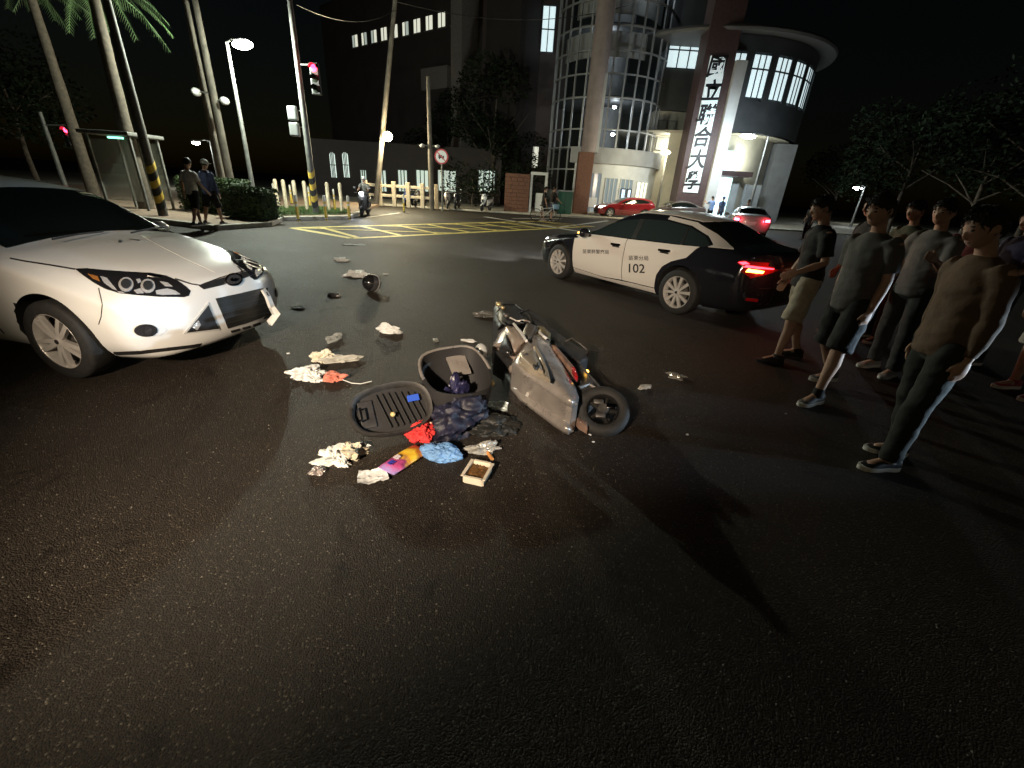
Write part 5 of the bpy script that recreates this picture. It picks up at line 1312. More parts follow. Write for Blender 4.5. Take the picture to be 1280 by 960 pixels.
def sc_wheel(root, x, z, r=.215, tilt=None, disc=False):
    w_ = bpy.data.objects.new('wheel', None); COL.objects.link(w_); w_.parent = root; w_.location = (x, 0, z)
    if tilt: w_.rotation_euler = tilt
    M = Matrix.Rotation(pi / 2, 4, 'X')
    b = MB(); prof = [(r * .60, -.042), (r * .66, -.052), (r * .82, -.055), (r * .94, -.042), (r, -.012), (r, .012), (r * .94, .042), (r * .82, .055), (r * .66, .052), (r * .60, .042)]
    b.lathe(prof, 40, 0, M); b.build('tyre', RUBBER, w_, 50)
    b = MB(); b.lathe([(r * .60, -.045), (r * .55, -.03), (r * .53, 0), (r * .55, .03), (r * .60, .045)], 36, 0, M); b.build('rim', mat('rim_black', (.025, .024, .023), .45, metal=.5), w_, 40)
    for k in range(5):
        a = 2 * pi * k / 5; b = MB(); c, s_ = cos(a), sin(a)
        b.rbox((r * .33, 0, 0), (r * .46, .035, .03), .008, 1, M=Matrix.Rotation(a, 4, 'Y')); b.build('spoke', MATS['rim_black'], w_)
    b = MB(); b.lathe([(0, -.07), (r * .18, -.07), (r * .22, -.05), (r * .22, .05), (r * .18, .07), (0, .07)], 20, 0, M); b.build('hub', ENG, w_, 40)
    if disc: b = MB(); b.lathe([(r * .28, .052), (r * .46, .052), (r * .46, .056), (r * .28, .056)], 28, 0, M); b.build('brake_disc', ALLOY, w_)
    return w_
def scooter(name, label, paint, M=None, loc=(0, 0, 0), rz=0., group=None, crashed=False, low=False, cat='scooter'):
    t = thing(name, label, cat, loc, rz, group)
    if M is not None: t.matrix_world = M
    sc_wheel(t, 0, .215); sc_wheel(t, 1.27, .215, disc=True)
    # fork and front fender
    for s in (-1, 1): b = MB(); b.tube([(1.27, s * .085, .215), (1.16, s * .085, .52), (1.09, s * .05, .62)], [.022, .024, .022], 8); b.build('fork_leg', ENG, t, 40)
    b = MB(); b.cyl((1.10, 0, .58), (.96, 0, .97), .03, n=10); b.build('steering_column', ENG, t, 40)
    fr = []
    for i in range(9):
        a = radians(35 + 110 * i / 8); w2 = .07 * (1 - .35 * abs(i - 4) / 4); c = (1.27 + .245 * cos(a), 0, .215 + .245 * sin(a)); d = V((cos(a), 0, sin(a)))
        fr.append([tuple(V(c) + V((0, y, 0)) - d * (.04 * (abs(y) / .07) ** 2) + d * o_) for y, o_ in ((-w2, 0), (-w2 * .5, .006), (0, .01), (w2 * .5, .006), (w2, 0), (w2, -.006), (0, .002), (-w2, -.006))])
    smooth_loft(fr, 'front_fender', paint, t)
    # front apron: curved shield, wide on top and narrow below
    ap = []
    for (z, xc, hw, bow) in ((.36, 1.17, .06, .02), (.46, 1.16, .12, .05), (.60, 1.13, .17, .07), (.74, 1.09, .20, .08), (.86, 1.04, .205, .08), (.95, 1.0, .16, .07)):
        rw = [(xc - bow * (q / 1.) ** 2 * 1.0, hw * q, z) for q in (-1, -.7, -.35, 0, .35, .7, 1)]
        ap.append(rw + [(x - .014, y * .97, zz) for x, y, zz in rw[::-1]])
    apo = smooth_loft(ap, 'front_apron', paint, t)
    b = MB(); b.add([(1.175, -.09, .70), (1.175, .09, .70), (1.185, 0, .50), (1.14, -.05, .74), (1.14, .05, .74)], [(0, 2, 1), (0, 1, 4, 3)]); b.build('apron_vent', BLKPL, apo)
    ls = []
    for (z, xc, hw) in ((.33, .98, .17), (.5, .99, .19), (.7, .98, .2), (.88, .95, .19)):
        rw = [(xc + .05 * (1 - abs(q)) - .02, hw * q, z) for q in (-1, -.6, 0, .6, 1)]; ls.append(rw + [(x - .05, y * .98, zz) for x, y, zz in rw[::-1]])
    smooth_loft(ls, 'leg_shield', BLKPL, t)
    b = MB(); b.rbox((.70, 0, .30), (.56, .34, .06), .02, 2); b.build('floorboard', BLKPL, t)
    # rear body
    if not low:
        rings = [ring_yz(x, 0, z, hy, hz) for x, z, hy, hz in ((.52, .50, .13, .17), (.42, .55, .165, .19), (.25, .58, .18, .175), (.05, .62, .175, .14), (-.15, .66, .15, .11), (-.30, .70, .11, .08), (-.40, .73, .06, .045))]
        smooth_loft(rings, 'rear_cowl', paint, t)
        for s in (-1, 1):   # raised chevron trim on each side
            for dx, sc_ in ((0, 1.), (.045, .62)):
                b = MB(); P = [(.40 - dx, .66 - dx * .2), (.10, .60), (.36 - dx, .52 + dx * .4)]; q = .018 * sc_ + .008
                y = s * .186
                for (a, c_) in ((P[0], P[1]), (P[1], P[2])):
                    pass
                b.tube([(P[0][0], y * .97, P[0][1]), (P[1][0] + dx, y * .985, P[1][1]), (P[2][0], y * .93, P[2][1])], [q * .6, q, q * .6], 6); b.build('chevron_trim', mat('chevron_silver', (.55, .5, .42), .25, metal=.8), t, 40)
            b = MB(); b.sphere((.37, s * .176, .60), (.02, .012, .02), 10, 6); b.build('seat_lock', BLKPL, t, 0)
        if not crashed:
            st = [ring_yz(x, 0, z, hy, hz, 14, 3) for x, z, hy, hz in ((.52, .74, .08, .03), (.45, .76, .12, .05), (.25, .765, .135, .055), (.10, .775, .13, .055), (-.05, .80, .13, .06), (-.28, .81, .10, .05), (-.36, .81, .06, .03))]
            smooth_loft(st, 'seat', SEATM, t)
        b = MB(); b.tube([(-.10, .15, .74), (-.30, .14, .80), (-.42, .08, .83), (-.44, 0, .83), (-.42, -.08, .83), (-.30, -.14, .80), (-.10, -.15, .74)], .014, 8); b.build('grab_rail', paint, t, 40)
    b = MB(); b.rbox((-.415, 0, .70), (.05, .16, .07), .02, 2); b.build('tail_lamp', REDLENS, t, 40)
    b = MB(); b.rbox((-.46, 0, .48), (.012, .17, .26), .01, 1, M=None); b.build('rear_mudguard', BLKPL, t)
    b = MB(); b.rbox((-.475, 0, .54), (.01, .2, .12), .006, 1); b.build('number_plate', MATS['plate_white'], t)
    # engine, transmission, exhaust, stands
    b = MB(); b.rbox((.20, .11, .24), (.52, .10, .17), .05, 3); b.build('transmission_case', ENG, t, 50)
    b = MB(); b.rbox((.30, -.02, .30), (.26, .2, .18), .05, 2); b.build('engine', ENG, t, 50)
    b = MB(); b.tube([(.34, -.12, .24), (.15, -.15, .22), (.02, -.17, .26), (-.22, -.17, .34)], [.02, .025, .055, .05], 12); b.build('exhaust', mat('exhaust_dark', (.05, .048, .045), .4, metal=.7), t, 40)
    b = MB(); b.tube([(-.02, .1, .28), (-.12, .1, .56)], [.018, .03], 10); b.build('shock_absorber', CHROME, t, 40)
    b = MB(); b.tube([(.30, .12, .18), (.22, .16, .03 if not crashed else .1), (.22, -.16, .03 if not crashed else .1), (.30, -.12, .18)], .016, 8); b.build('centre_stand', ENG, t, 40)
    # handlebar group
    yl = .24 if crashed else .34
    b = MB(); b.tube([(.90, yl, 1.02), (.95, .10, .99), (.95, -.10, .99), (.90, -.34, 1.02)], .012, 8); hb = b.build('handlebar', ENG, t, 40)
    for s, ye in ((1, yl), (-1, .34)):
        b = MB(); b.tube([(.91, s * (ye - .10), 1.012), (.895, s * ye, 1.022)], .018, 10); b.build('grip', RUBBER, hb, 40)
        b = MB(); b.tube([(.96, s * (ye - .12), 1.01), (.985, s * (ye - .04), 1.0), (.965, s * (ye + .01), 1.01)], .006, 6); b.build('brake_lever', ALLOY, hb, 40)
    hc = [ring_yz(x, 0, z, hy, hz, 14) for x, z, hy, hz in ((1.08, .98, .05, .03), (1.05, .98, .12, .06), (.98, 1.0, .16, .07), (.90, 1.01, .13, .05), (.86, 1.01, .08, .03))]
    hco = smooth_loft(hc, 'handlebar_cowl', paint, t)
    b = MB(); b.sphere((1.06, 0, .975), (.03, .085, .045), 14, 8); b.build('headlamp', CLEARL, hco, 0)
    for s in (-1, 1):
        if crashed and s == 1: continue
        b = MB(); b.tube([(.94, s * .2, 1.01), (.93, s * .26, 1.10), (.92, s * .32, 1.2)], .006, 6); ms = b.build('mirror_stem', BLKPL, hb)
        b = MB(); b.sphere((.92, s * .33, 1.22), (.014, .065, .045), 14, 8); b.build('mirror', mat('mirror_back', (.5, .52, .53), .2, metal=.5), hb, 0)
    return t
# the wreck: lying on its side, bodywork facing up, rear wheel twisted toward the viewer
fwd = V((-.45, .893, 0)).normalized(); upd = V((-.893, -.45, 0)).normalized()
wr0 = at(751, 513, .17)
wreck = thing('crashed_scooter', 'silver scooter lying wrecked on its side among spilled belongings', 'scooter', (wr0.x, wr0.y, 0))
def pillow(name, poly, zs, th, bulge, m, parent, grid=2.5, smooth=50, label=None):
    """domed panel: outline in photograph pixels, surface height zs (number or one per corner), thickness th below"""
    n = len(poly); zs = zs if isinstance(zs, (list, tuple)) else [zs] * n
    pts, zz = [], []
    for i in range(n):
        a, c_ = V(poly[i]), V(poly[(i + 1) % n]); k = max(1, int((c_ - a).length / grid))
        for q in range(k): pts.append(a.lerp(c_, q / k)); zz.append(zs[i] + (zs[(i + 1) % n] - zs[i]) * q / k)
    nb = len(pts); inner = []
    x0, x1 = min(p.x for p in pts), max(p.x for p in pts); y0, y1 = min(p.y for p in pts), max(p.y for p in pts)
    yy = y0 + grid / 2
    while yy < y1:
        xx = x0 + grid / 2
        while xx < x1:
            ins = False; dm = 1e9
            for i in range(nb):
                a, c_ = pts[i], pts[(i + 1) % nb]
                if (a.y > yy) != (c_.y > yy) and xx < (c_.x - a.x) * (yy - a.y) / (c_.y - a.y) + a.x: ins = not ins
                dm = min(dm, (a - V((xx, yy))).length)
            if ins and dm > grid * .5: inner.append(V((xx, yy)))
            xx += grid
        yy += grid
    al = pts + inner
    r = delaunay_2d_cdt([p.to_2d() for p in al], [(i, (i + 1) % nb) for i in range(nb)], [], 1, 1e-5)
    v2, f2 = r[0], r[2]
    bnd = [i for i in range(len(v2)) if min((v2[i] - p.to_2d()).length for p in pts) < 1e-3]
    bs = set(bnd); ds = [0 if i in bs else min((v2[i] - p.to_2d()).length for p in pts) for i in range(len(v2))]; mxd = max(ds) or 1
    top, low = [], []
    o0 = parent.location
    for i, q in enumerate(v2):
        ww = [1 / ((q - p.to_2d()).length + .3) ** 2 for p in pts]; z = sum(w_ * z_ for w_, z_ in zip(ww, zz)) / sum(ww)
        z += bulge * sqrt(max(0, 1 - (1 - ds[i] / mxd) ** 2)); g_ = at(q.x, q.y, z)
        top.append(g_ - o0); low.append(V((g_.x, g_.y, max(.01, z - th - bulge * .3))) - o0)
    cnt = {}
    for f in f2:
        for k in range(len(f)): e = frozenset((f[k], f[k - 1])); cnt[e] = cnt.get(e, 0) + 1
    K = len(top); sk = []
    for f in f2:
        for k in range(len(f)):
            a, c_ = f[k], f[(k + 1) % len(f)]
            if cnt[frozenset((a, c_))] == 1: sk.append((a, c_, c_ + K, a + K))
    b = MB(); b.add(top + low, [tuple(f) for f in f2] + [tuple(x + K for x in f[::-1]) for f in f2] + sk)
    o = b.build(name, m, parent, smooth)
    if label: o['label'] = label
    return o
Z4 = lambda p: zc(590, 360, 4.8, p)
def z4(x, y, z): return at(590 + x / 4.8, 360 + y / 4.8, z) - wreck.location
COWLP = [(240, 455), (265, 410), (320, 335), (365, 275), (405, 280), (470, 335), (520, 420), (570, 500), (620, 590), (642, 655), (636, 698), (600, 720), (560, 705), (480, 650), (380, 580), (300, 520)]
cw = pillow('side_cowl', Z4(COWLP), [.36, .38, .40, .42, .42, .40, .37, .34, .31, .28, .26, .25, .26, .28, .31, .34], .20, .075, SILV, wreck)
pillow('chevron_trim', Z4([(282, 440), (340, 462), (440, 516), (422, 470), (394, 400), (368, 350), (386, 345), (418, 400), (452, 480), (470, 550), (400, 512), (330, 482)]), [.445] * 4 + [.47] * 4 + [.45] * 4, .03, .008, mat('chevron_silver', (.60, .53, .42), .28, metal=.7), wreck, 2.)
pillow('emblem_plate', Z4([(288, 412), (318, 386), (372, 372), (400, 430), (428, 498), (350, 465)]), .475, .03, .012, mat('chevron_silver2', (.42, .37, .30), .3, metal=.6), wreck, 2.)
pillow('emblem_hook', Z4([(365, 455), (385, 462), (394, 440), (398, 470), (380, 478)]), .50, .02, .003, BLKPL, wreck, 2.)
b = MB(); b.sphere(z4(325, 400, .487), (.016, .016, .012), 12, 8); b.build('seat_lock', BLKPL, wreck, 0)
pillow('tail_strip', Z4([(476, 340), (502, 345), (560, 410), (612, 472), (634, 532), (600, 505), (540, 432)]), [.42, .42, .38, .35, .32, .33, .37], .05, .01, mat('trim_rust', (.24, .15, .11), .4, metal=.3, var=.4, vscale=20), wreck, 2.)
pillow('tail_lamp', Z4([(598, 470), (618, 478), (636, 530), (618, 515)]), .37, .04, .01, REDLENS, wreck, 2.)
fc = pillow('front_cowl', Z4([(122, 352), (160, 280), (205, 225), (250, 230), (300, 268), (332, 318), (300, 352), (266, 396), (236, 400), (200, 372)]), [.30, .36, .42, .44, .44, .42, .38, .34, .32, .30], .16, .06, mat('scooter_bronze', (.34, .28, .24), .30, metal=.45, var=.15, vscale=9), wreck)
pillow('cowl_vent', Z4([(203, 262), (222, 320), (242, 380), (205, 374), (162, 360), (185, 310)]), [.46, .44, .40, .37, .36, .42], .04, .012, BLKPL, wreck, 2.)
pillow('lower_shield', Z4([(125, 352), (240, 385), (268, 400), (250, 450), (190, 425), (128, 392)]), .26, .2, .03, BLKPL, wreck)
pillow('handlebar_cover', Z4([(128, 200), (130, 120), (160, 82), (215, 80), (275, 112), (318, 170), (345, 210), (280, 235), (205, 222), (150, 255)]), [.30, .32, .34, .34, .34, .36, .38, .40, .40, .34], .22, .10, BLKPL, wreck)
pillow('instrument_panel', Z4([(330, 200), (398, 236), (346, 312), (300, 278)]), .46, .12, .02, mat('panel_brown', (.07, .06, .05), .4), wreck)
pillow('gold_plate', Z4([(392, 225), (432, 232), (474, 272), (462, 312), (424, 292), (400, 262)]), .42, .08, .02, mat('plate_gold', (.26, .21, .11), .4, metal=.5, var=.3, vscale=20), wreck)
pillow('underbody', Z4([(330, 138), (385, 150), (480, 240), (560, 300), (640, 355), (702, 376), (696, 432), (645, 455), (560, 400), (480, 330), (400, 262), (360, 205)]), [.34, .32, .28, .26, .22, .2, .2, .24, .28, .32, .36, .38], .2, .03, mat('underbody_black', (.022, .021, .02), .5, var=.4, vscale=15), wreck)
pillow('swing_arm', Z4([(600, 440), (655, 450), (720, 545), (745, 610), (700, 650), (652, 640), (640, 560)]), .22, .16, .03, ENG, wreck)
pillow('rear_mudguard', Z4([(596, 730), (640, 758), (692, 800), (694, 838), (650, 812), (610, 772)]), .12, .05, .012, mat('mud_brown', (.20, .13, .10), .5, var=.3, vscale=20), wreck, 2.)
pillow('exhaust_cover', Z4([(318, 545), (400, 600), (500, 668), (560, 712), (520, 712), (430, 670), (340, 620)]), .18, .14, .02, mat('exhaust_dark', (.05, .048, .045), .4, metal=.7), wreck)
pillow('broken_frame', Z4([(190, 420), (250, 455), (320, 530), (360, 600), (330, 650), (260, 620), (210, 560), (180, 490)]), .12, .1, .04, mat('frame_dark', (.03, .025, .022), .6, var=.5, vscale=20), wreck)
for pts, r_, m_ in (([(250, 215, .46), (290, 262, .50), (326, 318, .50)], .013, ALLOY), ([(345, 205, .44), (310, 195, .48), (265, 200, .46), (230, 180, .46)], .011, ALLOY), ([(330, 130, .38), (290, 150, .44), (350, 128, .42)], .008, CHROME), ([(405, 265, .46), (432, 292, .47), (458, 312, .44)], .012, ALLOY), ([(350, 580, .2), (345, 610, .22), (330, 645, .2)], .014, ALLOY), ([(655, 470, .3), (720, 540, .28), (770, 600, .26), (850, 640, .2)], .009, ENG), ([(640, 600, .26), (700, 580, .26), (760, 610, .24)], .02, ENG), ([(200, 220, .5), (160, 200, .46), (140, 150, .42), (190, 100, .42), (260, 100, .4), (330, 150, .4), (400, 190, .36), (500, 250, .32)], .007, BLKPL), ([(560, 320, .3), (600, 300, .33), (650, 335, .3), (690, 370, .25)], .008, ENG), ([(250, 470, .2), (280, 530, .22), (300, 600, .16)], .009, BLKPL)):
    b = MB(); b.tube([z4(*p) for p in pts], r_, 8); b.build('bent_tube', m_, wreck, 40)
for x, y, z, r_, m_ in ((160, 96, .46, .035, mat('lamp_gold', (.62, .50, .28), .2, metal=.7)), (184, 118, .46, .026, MATS['lamp_gold']), (205, 165, .48, .03, ENG), (300, 205, .5, .022, CHROME), (648, 336, .28, .016, CHROME), (690, 500, .26, .016, AMBER), (455, 312, .47, .018, CHROME), (215, 385, .40, .02, CHROME), (350, 588, .24, .022, CHROME)):
    b = MB(); b.sphere(z4(x, y, z), (r_, r_, r_ * .8), 12, 8); b.build('fitting', m_, wreck, 0)
def free_wheel(c, axis, r):
    w_ = sc_wheel(wreck, 0, 0, r); w_.location = V(c) - wreck.location; w_.rotation_mode = 'QUATERNION'; w_.rotation_quaternion = V((0, -1, 0)).rotation_difference(V(axis).normalized())
    return w_
rw = free_wheel(at(753, 514, .165), (-.12, -.62, .72), .20)
for k, a in enumerate((0.3, 2.2, 4.4)):
    b = MB(); b.rbox((.06 * cos(a), -.06, .06 * sin(a)), (.075, .03, .04), .01, 2); b.build('brake_part', ENG if k else CHROME, rw, 40)
free_wheel(at(640, 398, .22), (.45, .35, .8), .20)
# opened luggage bucket standing out of the body, silver rim
bc = at(574, 498, .16)
bk = []
ub = upd; fb_ = fwd
def pf(o, f, u, z): return tuple(o + fb_ * f + ub * u + V((0, 0, z)))
rim_k = [(.27, -.20), (.30, 0), (.24, .21), (.05, .27), (-.13, .22), (-.20, .03), (-.17, -.17), (.02, -.25)]
rim_o = []
for i_ in range(8):
    p0_, p1_, p2_, p3_ = [V(rim_k[(i_ + d_) % 8]) for d_ in (-1, 0, 1, 2)]
    for q_ in range(4):
        t_ = q_ / 4; rim_o.append(tuple(p1_ * (2 * t_**3 - 3 * t_**2 + 1) + (p2_ - p0_) * .5 * (t_**3 - 2 * t_**2 + t_) + p2_ * (-2 * t_**3 + 3 * t_**2) + (p3_ - p1_) * .5 * (t_**3 - t_**2)))
rings = []
for k, (s_, z) in enumerate(((.62, -.13), (.85, -.08), (1.0, .12), (1.0, .2), (.95, .2), (.80, -.05), (.55, -.10))):
    rings.append([pf(bc, f * s_, u * s_, z + .10 * (f / .3)) for f, u in rim_o])
bo = smooth_loft(rings, 'luggage_bucket', mat('bucket_black', (.009, .009, .01), .75), None, True, 60); tag(bo, 'black scooter storage bucket torn open with a silver rim', 'storage bucket')
b = MB(); b.tube([pf(bc, f * 1.01, u * 1.01, .20 + .10 * (f / .3)) for f, u in [rim_o[k_ % 32] for k_ in range(28, 46)]], .013, 8); b.build('rim_rail', SILV, bo, 40)
b = MB(); P = [pf(bc, .28, -.14, .24), pf(bc, .29, .02, .25), pf(bc, .15, .0, .14), pf(bc, .15, -.15, .14)]; b.add(P + [tuple(V(p) - V((0, 0, .015))) for p in P], [(0, 1, 2, 3), (7, 6, 5, 4), (0, 4, 5, 1), (1, 5, 6, 2), (2, 6, 7, 3), (3, 7, 4, 0)]); b.build('silver_panel', SILV, bo)
b = MB(); mp = at(601, 441, .36); b.sphere(mp, (.06, .05, .085), 14, 8); mo = b.build('loose_mirror', mat('mirror_glass', (.7, .74, .75), .12, metal=.6), None, 0); tag(mo, 'pale scooter mirror on the rim of the storage bucket', 'mirror')
for px_, py_, z in ((545, 491, .12), (613, 479, .22)):
    p = at(px_, py_, z); b = MB(); b.sphere(p, (.035, .03, .03), 12, 8); b.build('amber_lens', mat('amber_lens', (.55, .42, .18), .25, coat=.5), bo, 0)
# upturned seat: vinyl rim round a ribbed plastic underside
sc_c = at(488, 522, .10)
st = thing('upturned_seat', 'upturned scooter seat showing its ribbed black underside', 'scooter seat', (sc_c.x, sc_c.y, 0), radians(30))
out_k = [(.34, 0), (.31, .11), (.20, .17), (.04, .185), (-.14, .17), (-.27, .12), (-.33, 0), (-.27, -.12), (-.14, -.17), (.04, -.185), (.20, -.17), (.31, -.11)]
out = []
for i_ in range(12):
    p0_, p1_, p2_, p3_ = [V(out_k[(i_ + d_) % 12]) for d_ in (-1, 0, 1, 2)]
    for q_ in range(3):
        t_ = q_ / 3; out.append(tuple(p1_ * (2 * t_**3 - 3 * t_**2 + 1) + (p2_ - p0_) * .5 * (t_**3 - 2 * t_**2 + t_) + p2_ * (-2 * t_**3 + 3 * t_**2) + (p3_ - p1_) * .5 * (t_**3 - t_**2)))
Ms = Matrix.Rotation(radians(44), 4, 'X') @ Matrix.Rotation(radians(-4), 4, 'Y') @ Matrix.Diagonal((.84, .98, .9, 1))
def srow(s_, z): return [tuple(Ms @ V((x * s_, y * s_, z))) for x, y in out]
b = smooth_loft([srow(.5, -.02), srow(.92, .01), srow(1.02, .07), srow(1.03, .125), srow(.99, .145), srow(.93, .14), srow(.89, .10), srow(.86, .075)], 'cushion', mat('seat_side', (.03, .028, .026), .6, var=.3, vscale=20), st, True, 60); b.location.z = .135
b = MB(); b.add(srow(.87, .076), [tuple(range(len(out)))]); o_ = b.build('base_plate', MATS['bucket_black'], st); o_.location.z = .135
for k in range(7):
    x = -.06 + k * .05; hw = .155 * sqrt(max(.1, 1 - (x / .36) ** 2)); b = MB(); b.rbox((x, 0, .088), (.010, hw * 1.75, .026), .004, 1, rz=.25, M=Ms); o_ = b.build('rib', mat('rib_black', (.014, .014, .015), .55), st); o_.location.z = .135
b = MB(); b.rbox((-.19, 0, .084), (.12, .2, .02), .008, 2, M=Ms); o_ = b.build('hinge_plate', BLKPL, st); o_.location.z = .135
b = MB(); b.rbox((.20, .05, .108), (.10, .05, .012), .004, 1, M=Ms); o_ = b.build('sticker', mat('sticker_blue', (.03, .09, .5), .35), st); o_.location.z = .135
b = MB(); b.tube([tuple(Ms @ V(p)) for p in ((-.26, -.05, .13), (-.24, -.05, .17), (-.24, .03, .17), (-.26, .03, .13))], .008, 6); o_ = b.build('latch_loop', CHROME, st, 40); o_.location.z = .135
b = MB(); b.sphere(tuple(Ms @ V((.0, -.05, .14))), .018, 10, 6); o_ = b.build('rubber_stop', MATS['amber_lens'], st, 0); o_.location.z = .135
# ------------------------------------------------------------------ spilled and scattered things
def crumple(name, label, cat, px, py, size, h, m, rz=0., seed=0, rough=.7, flat=28, grp=None, sub=5, z=0.):
    p = at(px, py, .02); bm = bmesh.new(); bmesh.ops.create_icosphere(bm, subdivisions=sub, radius=1)
    off = V((seed * 7.3, seed * 3.1, seed * 5.7))
    for v in bm.verts:
        d = v.co.normalized(); n1 = mnoise.noise(d * 1.4 + off); n2 = abs(mnoise.noise(d * 3.1 + off * 2)); n3 = abs(mnoise.noise(d * 7 + off))
        n4 = abs(mnoise.noise(d * 12 + off * 3)); r = 1 + rough * (.95 * n1 - .95 * n2 - .22 * n3 - .06 * n4)
        q = d * max(.25, r); zz = (q.z + .55) * .62 if q.z > -.55 else 0.
        v.co = V((q.x * size[0], q.y * size[1], max(0., zz) * h))
    b = MB(); b.bm(bm); bm.free()
    o = b.build(name, m, None, flat, (p.x, p.y, z), (0, 0, radians(rz))); return tag(o, label, cat, grp)
def sheet_c(name, label, cat, px, py, L, W, m, rz=0., seed=0, amp=.03, n=14, th=.0, z=.004, curl=.0):
    p = at(px, py, .01); b = MB(); vs = []; fs = []
    for i in range(n + 1):
        for j in range(n + 1):
            u, v = i / n - .5, j / n - .5; q = V((u * 5, v * 5, seed * 3.7)); hgt = abs(mnoise.noise(q)) * amp + abs(mnoise.noise(q * 2.3)) * amp * .6 + curl * (u * u + v * v) * 2
            e = 1 + .12 * mnoise.noise(V((u * 3, v * 3, seed + 9)))
            vs.append((u * L * e, v * W * e, z + hgt))
    for i in range(n):
        for j in range(n): k = i * (n + 1) + j; fs.append((k, k + n + 1, k + n + 2, k + 1))
    b.add(vs, fs); o = b.build(name, m, None, 40, (p.x, p.y, 0), (0, 0, radians(rz))); return tag(o, label, cat)
PLAS = mat('white_plastic_film', (.66, .68, .68), .35, var=.12, vscale=18, bump=.3, bscale=50); PAPER = mat('white_paper', (.68, .70, .70), .8, var=.1, vscale=20)
CLEAR = mat('clear_plastic', (.45, .48, .47), .12, alpha=.55, spec=.8); DARKC = mat('dark_plastic_bit', (.03, .03, .032), .3)
crumple('plastic_bag', 'large crumpled white plastic bag beside the pink cloth', 'bag', 383, 468, (.17, .10), .10, PLAS, 20, 1)
crumple('plastic_bag', 'small round white plastic bag against the large crumpled bag', 'bag', 392, 472, (.09, .075), .07, PLAS, -10, 2)
crumple('plastic_bag', 'pointed cream plastic bag standing at the back of the white bags', 'bag', 402, 449, (.11, .08), .12, mat('cream_film', (.64, .61, .50), .4, var=.1, vscale=10), 10, 3)
crumple('plastic_bag', 'long grey-white plastic bag trailing toward the road centre', 'bag', 424, 450, (.19, .05), .07, mat('grey_film', (.42, .42, .38), .4, var=.2, vscale=12), 25, 4)
t = crumple('pink_cloth', 'crumpled salmon pink cloth with a loose string', 'cloth', 418, 472, (.10, .075), .08, mat('pink_cloth', (.62, .22, .16), .8, var=.25, vscale=16), 5, 5)
b = MB(); b.tube([(.08, -.03, .015), (.17, -.08, .008), (.25, -.09, .008), (.33, -.03, .008)], .004, 6); b.build('string', PAPER, t)
crumple('plastic_bag', 'rounded cream plastic bag with a twisted end alone on the road', 'bag', 487, 414, (.16, .075), .11, PLAS, -12, 6)
crumple('clear_wrapper', 'clear crumpled wrapper standing by itself near the white bags', 'wrapper', 418, 424, (.05, .10), .08, CLEAR, -25, 7)
crumple('plastic_shard', 'small grey broken plastic piece near the cream bag', 'debris', 545, 424, (.035, .06), .03, mat('grey_bit', (.2, .2, .19), .4), 20, 8, sub=3)
crumple('paper_scrap', 'flat pale paper scrap beside the scooter front', 'paper', 586, 425, (.09, .04), .03, PAPER, -8, 9, sub=3)
crumple('plastic_shard', 'dark broken bodywork piece left of the scooter front wheel', 'debris', 603, 394, (.15, .08), .07, mat('dark_film', (.09, .09, .085), .3), 0, 10)
crumple('paper_scrap', 'thin torn strip of white paper near the white car bumper', 'paper', 372, 384, (.12, .05), .04, PAPER, 4, 11, sub=3)
crumple('paper_scrap', 'white paper crumpled on the road before the yellow box', 'paper', 427, 325, (.16, .12), .09, PAPER, 0, 12, sub=3)
crumple('plastic_bag', 'white plastic bag lying just behind the black helmet', 'bag', 446, 344, (.22, .16), .12, PLAS, 10, 13)
sheet_c('paper_scrap', 'long flat strip of white paper nearest the yellow box', 'paper', 443, 306, .55, .16, PAPER, 10, 14, .02)
crumple('plastic_shard', 'black rubber piece left of the helmet', 'debris', 418, 369, (.10, .06), .06, DARKC, 10, 15, sub=3)
crumple('paper_scrap', 'tiny white scrap between the helmet and the scooter', 'paper', 482, 342, (.06, .04), .03, PAPER, 0, 16, sub=2)
crumple('paper_scrap', 'tiny white scrap by the white car front wheel side', 'paper', 360, 440, (.02, .015), .012, PAPER, 0, 17, sub=2)
# helmet
hp = at(465, 364); t = thing('helmet', 'glossy black open-face helmet lying on its side', 'helmet', (hp.x, hp.y, .13), radians(-35))
t.rotation_euler = (radians(70), radians(10), radians(-35))
b = MB(); prof = [(.135 * sin(a), .15 * cos(a)) for a in [radians(q) for q in range(0, 116, 8)]]; b.lathe(prof + [(.11, -.06), (.115, 0), (.09, .07), (0, .1)], 32); b.build('shell', mat('helmet_black', (.012, .012, .013), .12, coat=1.), t, 60)
b = MB(); b.lathe([(.14, -.055), (.143, -.04), (.139, -.03)], 32); b.build('edge_trim', mat('trim_grey', (.25, .25, .25), .4), t, 40)
vs_ = []; b = MB()
b.lathe([(.142, -.02), (.150, .03), (.143, .075)], 14, a0=-1., a1=1.); b.build('visor', mat('visor_smoke', (.06, .06, .065), .06, coat=1.), t, 40)
b = MB(); b.tube([(0, .12, -.06), (.03, .05, -.16), (.03, -.05, -.16), (0, -.12, -.06)], .008, 6); b.build('chin_strap', BLKPL, t)
